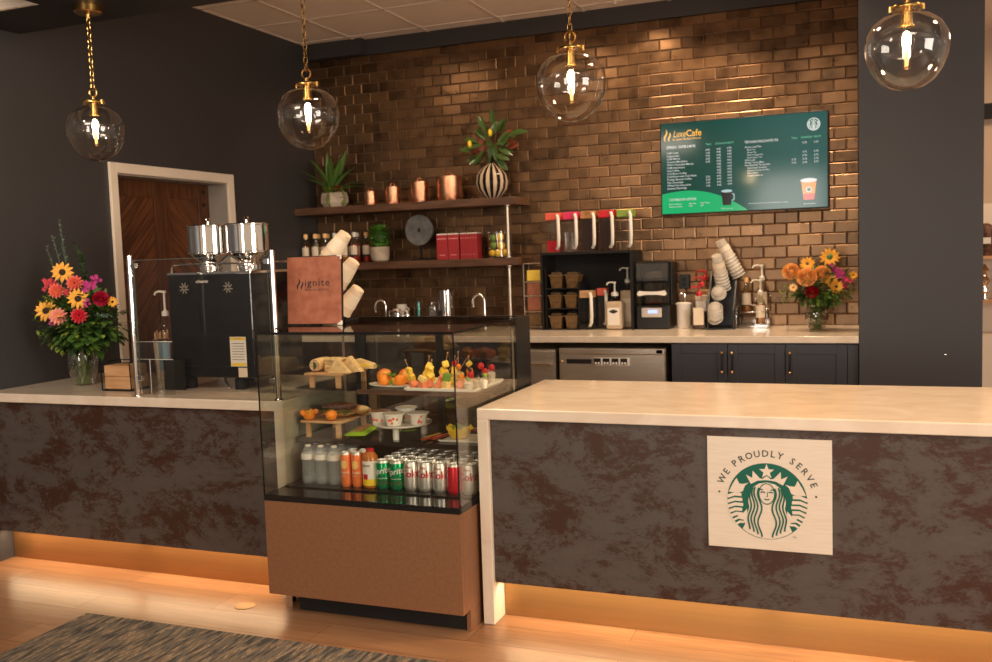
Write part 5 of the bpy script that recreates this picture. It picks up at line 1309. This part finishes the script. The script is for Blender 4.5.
dessert('dessert cup with two strawberries, tallest stack on the tray', -.063, .235, .050, [(.012, .012, 'straw'), (-.006, .036, 'straw')])
dessert('dessert cup with blueberry and green leaf, centre of cup group', -.030, .155, .045, [(-.006, .010, 'berry'), (.010, .012, 'leafy')])
dessert('dessert cup with single strawberry at the right end of the tray', -.058, .315, .060, [(.006, .010, 'straw'), (-.012, .010, 'berry')])
dessert('low dessert cup at the front right of the tray', -.075, .105, .040, [(0, .006, 'leafy')])
# ================================================================== BACK BAR
def at_base(x, y): return (x, y, HB+.0004)
# tea packet dispenser
t = thing('tea_dispenser', 'clear wire dispenser stacked with yellow, orange and rose tea packets', 'dispenser', at_base(-.783, 3.06))
b = MB(True)
for x in (-.072, .072):
    for y in (-.06, .06): b.tube([(x, y, 0), (x, y, .48)], .003, 6)
for z in (.02, .13, .245, .345, .48):
    b.tube([(-.072, -.06, z), (.072, -.06, z), (.072, .06, z), (-.072, .06, z), (-.072, -.06, z)], .0028, 6)
b.build('wire_frame', 'chrome', t)
for z0, z1, m in ((.025, .115, 'brownbin'), (.135, .235, 'leather'), (.25, .335, 'leather'), (.352, .43, 'pineap')):
    b = MB(); k = .052 if m != 'lemon' else .048; b.box(-k, -.05, z0, k, .05, z1, .006); b.build('tea_packets', m, t)
# black organiser cabinet
oc = thing('organiser_cabinet', 'open black organiser cabinet with five jugs standing on its top', 'cabinet', at_base(-.372, 3.09))
b = MB(); b.box(-.332, -.15, 0, -.318, .17, .548); b.box(.318, -.15, 0, .332, .17, .548); b.box(-.318, -.15, .535, .318, .17, .548); b.box(-.318, .158, 0, .318, .17, .535); b.box(-.332, -.15, .5482, .318, -.145, .553)
b.build('carcass', 'blackm', oc)
OT = HB+.5487
def jug(label, loc, lidm, liquid, fill, rz=0, h=.235, r=.052, group=None, handle=True):
    t = thing('pitcher', label, 'jug', loc, rz, group)
    b = MB(); b.box(-r, -r, .0005, r, r, .008); b.box(-r, -r, .008, -r+.004, r, h); b.box(r-.004, -r, .008, r, r, h); b.box(-r+.004, -r, .008, r-.004, -r+.004, h); b.box(-r+.004, r-.004, .008, r-.004, r, h); b.build('jug_wall', 'glass', t)
    if liquid: b = MB(); b.box(-r+.005, -r+.005, .009, r-.005, r-.005, h*fill); b.build('drink', liquid, t)
    b = MB(); b.box(-r-.003, -r-.003, h+.0005, r+.003, r+.003, h+.052, .004); b.build('lid', lidm, t)
    if handle:
        b = MB(True); x = r*.62; y = -r-.008
        b.tube([(x, -r-.003, h+.030), (x+.012, y-.020, h+.032), (x+.020, y-.028, h+.010), (x+.022, y-.028, h*.45), (x+.018, y-.026, .050), (x+.006, y-.016, .030), (x-.006, y+.003, .030)], [.010, .011, .012, .012, .012, .010, .008], 8); b.build('handle', 'white', t)
    return t
for i, (lm, lq, fi) in enumerate((('coral', 'canred', .38), ('hotpink', None, 0), ('crust', 'darksyr', .93), ('canred', 'darksyr', .93), ('leafy', None, 0))):
    nm = ('orange-lidded jug with red drink in its lower part', 'pink-lidded empty clear jug', 'brown-lidded jug full of dark drink', 'red-lidded jug full of dark drink', 'lime-lidded empty clear jug')[i]
    jug(nm+' on top of the black organiser', (-.366-.262+.131*i, 3.07, OT), lm, lq, fi, group='jugs on the black organiser')
# bin rack with six lidded bins
t = thing('bin_rack', 'black three-tier rack inside the organiser holding six small bins', 'rack', at_base(-.553, 3.055))
b = MB(); b.box(-.125, -.10, 0, -.119, .09, .44); b.box(.119, -.10, 0, .125, .09, .34)
for z in (0, .148, .292): b.box(-.119, -.10, z, .119, .09, z+.006)
b.build('rack_frame', 'blackm', t)
for r_ in range(3):
    for c_ in range(2):
        x = -.612+.118*c_+(.010 if r_ == 2 else 0); z = HB+.0068+(0, .148, .292)[r_]
        s = thing('lidded_bin', ('left', 'right')[c_]+' brown lidded bin on the '+('bottom', 'middle', 'top')[r_]+' tier of the black rack', 'bin', (x, 3.045, z), 0, 'brown lidded bins in the black rack')
        b = MB()
        a_ = [b._v(p) for p in ((-.036, -.06, 0), (.036, -.06, 0), (.036, .05, 0), (-.036, .05, 0))]; c2 = [b._v(p) for p in ((-.046, -.07, .085), (.046, -.07, .085), (.046, .06, .085), (-.046, .06, .085))]
        b._f(a_[::-1]); b._f(c2)
        for k in range(4): b._f([a_[k], a_[(k+1) % 4], c2[(k+1) % 4], c2[k]])
        b.build('bin_body', 'brownbin', s)
        b = MB(); b.box(-.0545, -.080, .0855, .0545, .064, .096, .003); b.box(-.038, -.060, .0962, .038, .050, .112, .006); l_ = b.build('bin_lid', 'binlid', s)
        b = MB(True); b.tube([(-.02, -.05, .108), (-.02, -.055, .122), (.02, -.055, .122), (.02, -.05, .108)], .004, 6); b.build('lid_handle', 'black', l_)
jug('clear pitcher with tan lid on the worktop, left of the pair', at_base(-.385, 3.02), 'boardwood', None, 0, group='pitchers on the worktop', h=.225, r=.048)
jug('clear pitcher with red lid on the worktop, right of the pair', at_base(-.300, 3.13), 'coral', None, 0, group='pitchers on the worktop', h=.235, r=.034)
pump_bottle('sauce_pump_bottle', 'tall sauce bottle with white pump and dark badge beside the pitchers', at_base(-.180, 3.00), .060, .235, 'mocha', .84, 'labelw', 'white', square=True, ph=.085)
pump_bottle('sauce_pump_bottle', 'second sauce bottle with yellow top label behind the badge bottle', at_base(-.118, 3.13), .050, .320, 'mocha', .84, 'label', 'white', square=True, ph=.095, badge=False)
# blender
t = thing('blender', 'black countertop blender with clear sound cover and small blue display', 'blender', at_base(.088, 3.10))
b = MB(); b.box(-.118, -.12, 0, .118, .12, .165, .010); b.build('base', 'black', t)
b = MB(); b.box(-.122, .0, .1655, -.112, .12, .46); b.box(.112, -.02, .1655, .122, .12, .46); b.box(-.112, .105, .1655, .112, .12, .46); b.build('rear_housing', 'black', t)
b = MB(); b.box(-.108, -.118, .17, .108, -.114, .455); b.box(-.108, -.114, .17, -.104, .095, .455); b.box(.104, -.114, .17, .108, .095, .455); b.box(-.104, -.114, .451, .104, .095, .455); b.build('sound_cover', 'acryl', t)
b = MB(); b.box(-.11, -.12, .456, .11, .11, .470, .004); b.build('cover_top', 'blackgl', t)
b = MB(); b.box(-.055, -.06, .17, .055, .06, .40, .012); b.build('blending_jar', 'acryl', t)
b = MB(); b.poly([(-.105, .245), (-.09, .268), (-.04, .262), (.04, .262), (.09, .268), (.105, .245), (.09, .232), (.04, .240), (-.04, .240), (-.09, .232)], -.1225); b.X = Matrix.Translation((0, 0, 0)); b.prism([(-.105, .245), (-.09, .268), (-.04, .262), (.04, .262), (.09, .268), (.105, .245), (.09, .232), (.04, .240), (-.04, .240), (-.09, .232)], -.1335, -.1225); b.build('cover_handle', 'white', t)
b = MB(); b.box(-.075, -.124, .085, .065, -.1205, .150, .002); p_ = b.build('control_panel', 'steel', t)
b = MB(); b.box(-.030, -.126, .112, .035, -.1243, .135); b.build('display', 'bluelcd', p_)
# wall box, white canister
t = thing('outlet_box', 'small black box on the tiles right of the blender', 'box', (.262, YW-.055, 1.275))
b = MB(); b.box(-.036, 0, -.05, .036, .042, .05, .004); b.build('housing', 'black', t)
b = MB(); b.box(-.012, -.002, -.03, .012, -.0002, -.006); b.box(-.012, -.002, .006, .012, -.0002, .03); b.build('socket_plate', 'blackm', t)
t = thing('condiment_crock', 'white lidded crock with steel pump in front of the tiles', 'crock', at_base(.285, 3.08))
b = MB(True); b.lathe([(.042, 0), (.046, .006), (.048, .165)], 24); b.build('crock_body', 'white', t)
b = MB(True); b.lathe([(.054, .1655), (.054, .175), (.03, .180), (0, .181)], 24); l_ = b.build('lid', 'white', t)
b = MB(True); b.tube([(.01, 0, .181), (.01, 0, .235), (0, -.004, .243), (-.02, -.01, .240), (-.025, -.01, .225)], .005, 8); b.build('pump', 'chrome', l_)
# three bottles with red pumps
for i, (x, y, h, liq, lab, nm) in enumerate(((.408, 2.99, .225, 'darksyr', 'label', 'front dark sauce bottle with red pump'), (.411, 3.10, .285, 'mocha', 'labelw', 'middle pale sauce bottle with red pump'), (.413, 3.21, .325, 'caramel', 'label', 'rear tallest caramel sauce bottle with red pump'))):
    pump_bottle('sauce_pump_bottle', nm, at_base(x, y), .048, h, liq, .55 if i == 0 else .80, lab, 'red', 'sauce bottles with red pumps', square=True, ph=.055, badge=False)
# lid / cup dispenser
t = thing('lid_dispenser', 'black slanted dispenser loaded with clear lids and cups', 'dispenser', at_base(.565, 3.05))
b = MB(); P = [(-.11, 0), (.17, 0), (.17, .36), (.13, .40), (-.11, .13)]
for x in (-.095, .075):
    b.X = Matrix.Translation((x, 0, 0)) @ Matrix.Rotation(PI/2, 4, 'Z'); b.prism([(px, pz) for px, pz in P], -.004, .004)
b.X = Matrix.Identity(4); b.box(-.090, -.10, 0, .070, .16, .008); b.box(-.090, .158, .0082, .070, .166, .36); b.build('frame', 'black', t)
lp = thing('plastic_lid', 'x', 'lid'); b = MB(True); b.lathe([(.050, 0), (.050, .006), (.046, .008), (.040, .030), (.022, .044), (0, .046)], 24, cap=False); b.build('lid_shell', 'cupclear', lp)
b = MB(True); b.lathe([(.0505, .000), (.0515, .003), (.0505, .0065)], 24, cap=False); b.build('rim', 'labelw', lp); us = []
cpp = thing('clear_cup', 'x', 'cup'); b = MB(True); b.lathe([(.034, .0), (.046, -.125), (.048, -.127), (.048, -.130)], 24, cap=False); b.lathe([(0, 0), (.034, 0)], 24, cap=False); b.build('cup_wall', 'cupclear', cpp)
b = MB(True); b.lathe([(.048, -.127), (.049, -.130), (.048, -.132)], 24, cap=False); b.build('rim', 'labelw', cpp)
b = MB(True); b.lathe([(.0392, -.045), (.0425, -.078)], 24, cap=False); b.build('printed_band', 'paper', cpp); us2 = []
for ci, (x0, y0, z0, d, n, w_) in enumerate(((.530, 2.975, 1.455, (-.12, -.40, .90), 6, 'front'), (.535, 3.10, 1.555, (-.42, -.20, .88), 7, 'rear'))):
    dv = Vector(d).normalized()
    for i in range(n):
        p = Vector((x0, y0, z0))-dv*.024*i
        o = place(cpp, us2, p, 0, ('end clear plastic cup of the '+w_+' slanted column in the black dispenser') if i == 0 else 'clear plastic cup nested in the '+w_+' slanted column of the black dispenser'); o['group'] = 'clear cups in the black dispenser'
        o.rotation_euler = dv.to_track_quat('Z', 'Y').to_euler()
for ci, (x0, y0, z0, n, w_) in enumerate(((.535, 3.00, 1.205, 3, 'upper'), (.522, 2.935, 1.10, 4, 'lower'))):
    dv = Vector((-.1, -.72, .68)).normalized()
    for i in range(n):
        p = Vector((x0, y0, z0))-dv*.012*i
        if ci == 1: p = Vector((x0, y0, z0))-Vector((-.02, .0, 1)).normalized()*.022*i
        o = place(lp, us, p, 0, ('outermost clear lid of the '+w_+' slot in the black dispenser') if i == 0 else 'clear lid stacked in the '+w_+' slot of the black dispenser'); o['group'] = 'clear lids in the black dispenser'
        o.rotation_euler = dv.to_track_quat('Z', 'Y').to_euler()
# syrup bottle rack
t = thing('bottle_rack', 'clear wire rack holding four syrup bottles with white pumps', 'rack', at_base(.745, 3.15))
b = MB(True)
for x in (-.10, .10):
    for y, h in ((-.11, .15), (.11, .22)): b.tube([(x, y, 0), (x, y, h)], .003, 6)
for y, z in ((-.11, .11), (0, .15), (.11, .19), (.11, .012), (-.11, .012)): b.tube([(-.10, y, z), (.10, y, z)], .003, 6)
for x in (-.10, .10): b.tube([(x, -.11, .11), (x, .11, .19)], .003, 6)
b.build('wire', 'chrome', t)
b = MB(); b.box(-.105, -.115, 0, .105, -.005, .025, .002); b.box(-.105, -.004, 0, .105, .115, .07, .002); b.build('acrylic_base', 'acryl', t)
Z1, Z2 = HB+.0262, HB+.0712
syrup_bottle('front right amber syrup bottle with white pump in the wire rack', 'amber', 'label', (.800, 3.09, Z1), 'syrup bottles in the wire rack', True, .98, 'white')
syrup_bottle('rear right syrup bottle with tall white pump in the wire rack', 'amber', 'label', (.800, 3.215, Z2+.03), 'syrup bottles in the wire rack', True, 1.05, 'white')
syrup_bottle('rear left syrup bottle with yellow cap in the wire rack', 'amber', 'label', (.695, 3.215, Z2+.03), 'syrup bottles in the wire rack', False, 1.0, 'orange')
# faucets
def faucet(label, x, y, r, h, rz=0):
    t = thing('faucet', label, 'faucet', at_base(x, y), rz)
    b = MB(True); b.tube([(r, 0, 0), (r, 0, h)]+[(r*math.cos(PI*k/10), -.0*k, h+r*math.sin(PI*k/10)) for k in range(1, 10)]+[(-r, 0, h), (-r, 0, h-.05)], .0105, 12); b.build('spout', 'chrome', t)
    b = MB(True); b.lathe([(.024, 0), (.022, .03), (.012, .035)], 16, c=(r, 0, 0)); b.build('faucet_base', 'chrome', t)
    b = MB(True); b.tube([(r, 0, .05), (r+.05, 0, .065)], .006, 8); b.build('lever', 'chrome', t)
faucet('chrome faucet right of the steel cylinder, under the lower shelf', -1.235, 3.05, .045, .215)
faucet('chrome faucet partly hidden behind the stacked paper cups', -2.065, 3.05, .045, .185)
# glassware behind the case
t = thing('shaker_cylinder', 'tall shiny steel cylinder on the back worktop behind the display case', 'canister', at_base(-1.480, 3.0))
b = MB(True); b.lathe([(.058, 0), (.058, .298), (.054, .302), (0, .302)], 28); b.build('body', 'chrome', t)
b = MB(); b.box(-.040, -.062, .0, -.018, -.050, .150); b.build('opening', 'blackm', t)
for i, (x, h, r, lb_) in enumerate(((-1.900, .20, .035, 'left'), (-1.815, .185, .028, 'right'))):
    t = thing('steel_creamer', 'small steel creamer, '+lb_+' of the pair under the lower shelf', 'creamer', at_base(x, 3.0), 0, 'small steel creamers')
    b = MB(True); b.lathe([(r, 0), (r, h*.6), (r*.9, h*.8), (r*.95, h*.82)], 20); b.build('body', 'chrome', t)
    b = MB(True); b.tube([(-r, 0, h*.75), (-r-.03, 0, h*.72), (-r-.03, 0, h*.45), (-r, 0, h*.40)], .004, 6); b.build('handle', 'chrome', t)
t = thing('white_mug', 'small white mug behind the left steel creamer', 'mug', at_base(-1.905, 3.10))
b = MB(True); b.lathe([(.032, 0), (.040, .19), (.037, .19), (.03, .01), (0, .01)], 20); b.build('body', 'ceramic', t)
b = MB(True); b.tube([(.038, 0, .17), (.062, 0, .155), (.062, 0, .11), (.037, 0, .10)], .005, 6); b.build('handle', 'ceramic', t)
for x, y, h, r, m, lb_ in ((-1.715, 3.0, .235, .030, 'glass', 'slim clear carafe with teal straw, behind the case'), (-1.600, 3.02, .225, .048, 'acryl', 'wide clear jug with folded cloth, left of steel cylinder'), (-1.525, 3.10, .215, .042, 'acryl', 'clear tumbler behind the wide clear jug')):
    t = thing('clear_carafe', lb_, 'glassware', at_base(x, y)); b = MB(True); b.lathe([(r*.9, 0), (r, .01), (r, h*.85), (r*.8, h)], 20, cap=False); b.lathe([(0, .004), (r*.9, .004)], 20, cap=False); b.build('glass_body', m, t)
    if m == 'glass': b = MB(True); b.tube([(0, 0, .006), (.006, 0, h*.9)], .009, 8); b.build('teal_straw', mat('teal_plastic', (.05, .42, .40), .4), t)
    elif r > .045: b = MB(True); b.box(-.03, -.02, .006, .03, .02, .18, .01); b.build('folded_cloth', 'stonegrey', t)
t = thing('red_menu_card', 'flat red booklet lying on the back worktop behind the display case', 'booklet', at_base(-1.39, 2.70), .15)
b = MB(); b.box(-.11, -.07, 0, .11, .07, .012, .001); b.build('booklet', 'red', t)

# ================================================================== SPRINKLER AND FAR ROOM
t = thing('sprinkler', 'white ceiling sprinkler head between the ceiling tiles', 'sprinkler', (-.13, 3.0, ZC-.0065))
b = MB(True); b.lathe([(0, -.022), (.012, -.022), (.016, -.014), (.038, -.008), (.040, 0)], 20); b.build('rose', 'white', t)
b = MB(True); b.tube([(0, 0, -.022), (0, 0, -.045)], .007, 8); b.lathe([(0, -.050), (.018, -.048), (.018, -.045), (0, -.045)], 16); b.build('head', 'white', t)
sh = thing('retail_shelf', 'pale display shelf unit in the room beyond the navy column', 'shelf', (2.75, 5.1, 0))
b = MB(); b.box(-.6, .0, 0, .6, .35, .72); b.build('plinth', 'cream_paint', sh)
for z in (.98, 1.34): b = MB(); b.box(-.6, .08, z, .6, .35, z+.025); b.build('shelf_board', 'boardwood', sh)
b = MB(); b.box(-.6, .352, .72, .6, .38, 1.8); b.build('back_panel', 'cream_paint', sh)
for i, x in enumerate((2.37, 2.56, 2.75)):
    t = thing('glass_lamp', 'beaded glass lamp on the far shelf, '+ORD[i]+' from the column', 'lamp', (x, 5.28, 1.0055), 0, 'beaded glass lamps')
    b = MB(True); b.lathe([(.05, 0), (.05, .01), (.02, .03), (.045, .07), (.02, .11), (.05, .16), (.02, .20), (.04, .24), (.015, .28), (.0, .30)], 16); b.build('beaded_stem', 'chrome', t)
for i, (x, m) in enumerate(((2.38, 'darkcrust'), (2.60, 'crust'), (2.82, 'darkcrust'))):
    t = thing('gift_basket', ('dark brown', 'golden brown', 'dark brown')[i]+' gift basket on the upper far shelf, '+ORD[i]+' from the column', 'basket', (x, 5.30, 1.3655), 0, 'gift baskets')
    b = MB(True); b.lathe([(.06, 0), (.085, .12), (.08, .12), (.055, .01), (0, .01)], 16); b.build('basket', 'darkcrust', t)
    b = MB(True); b.ball((0, 0, .18), (.08, .06, .09)); b.build('contents', m, t)
    b = MB(); b.box(-.03, -.092, .10, .03, -.088, .15); b.build('price_tag', 'labelw', t)
b = MB(); b.box(2.08, 5.40, 2.50, 4.5, 5.49, 2.62); tag(b.build('curtain_rail', 'blackm'), 'dark rail on the tan wall beyond the navy column', 'rail')
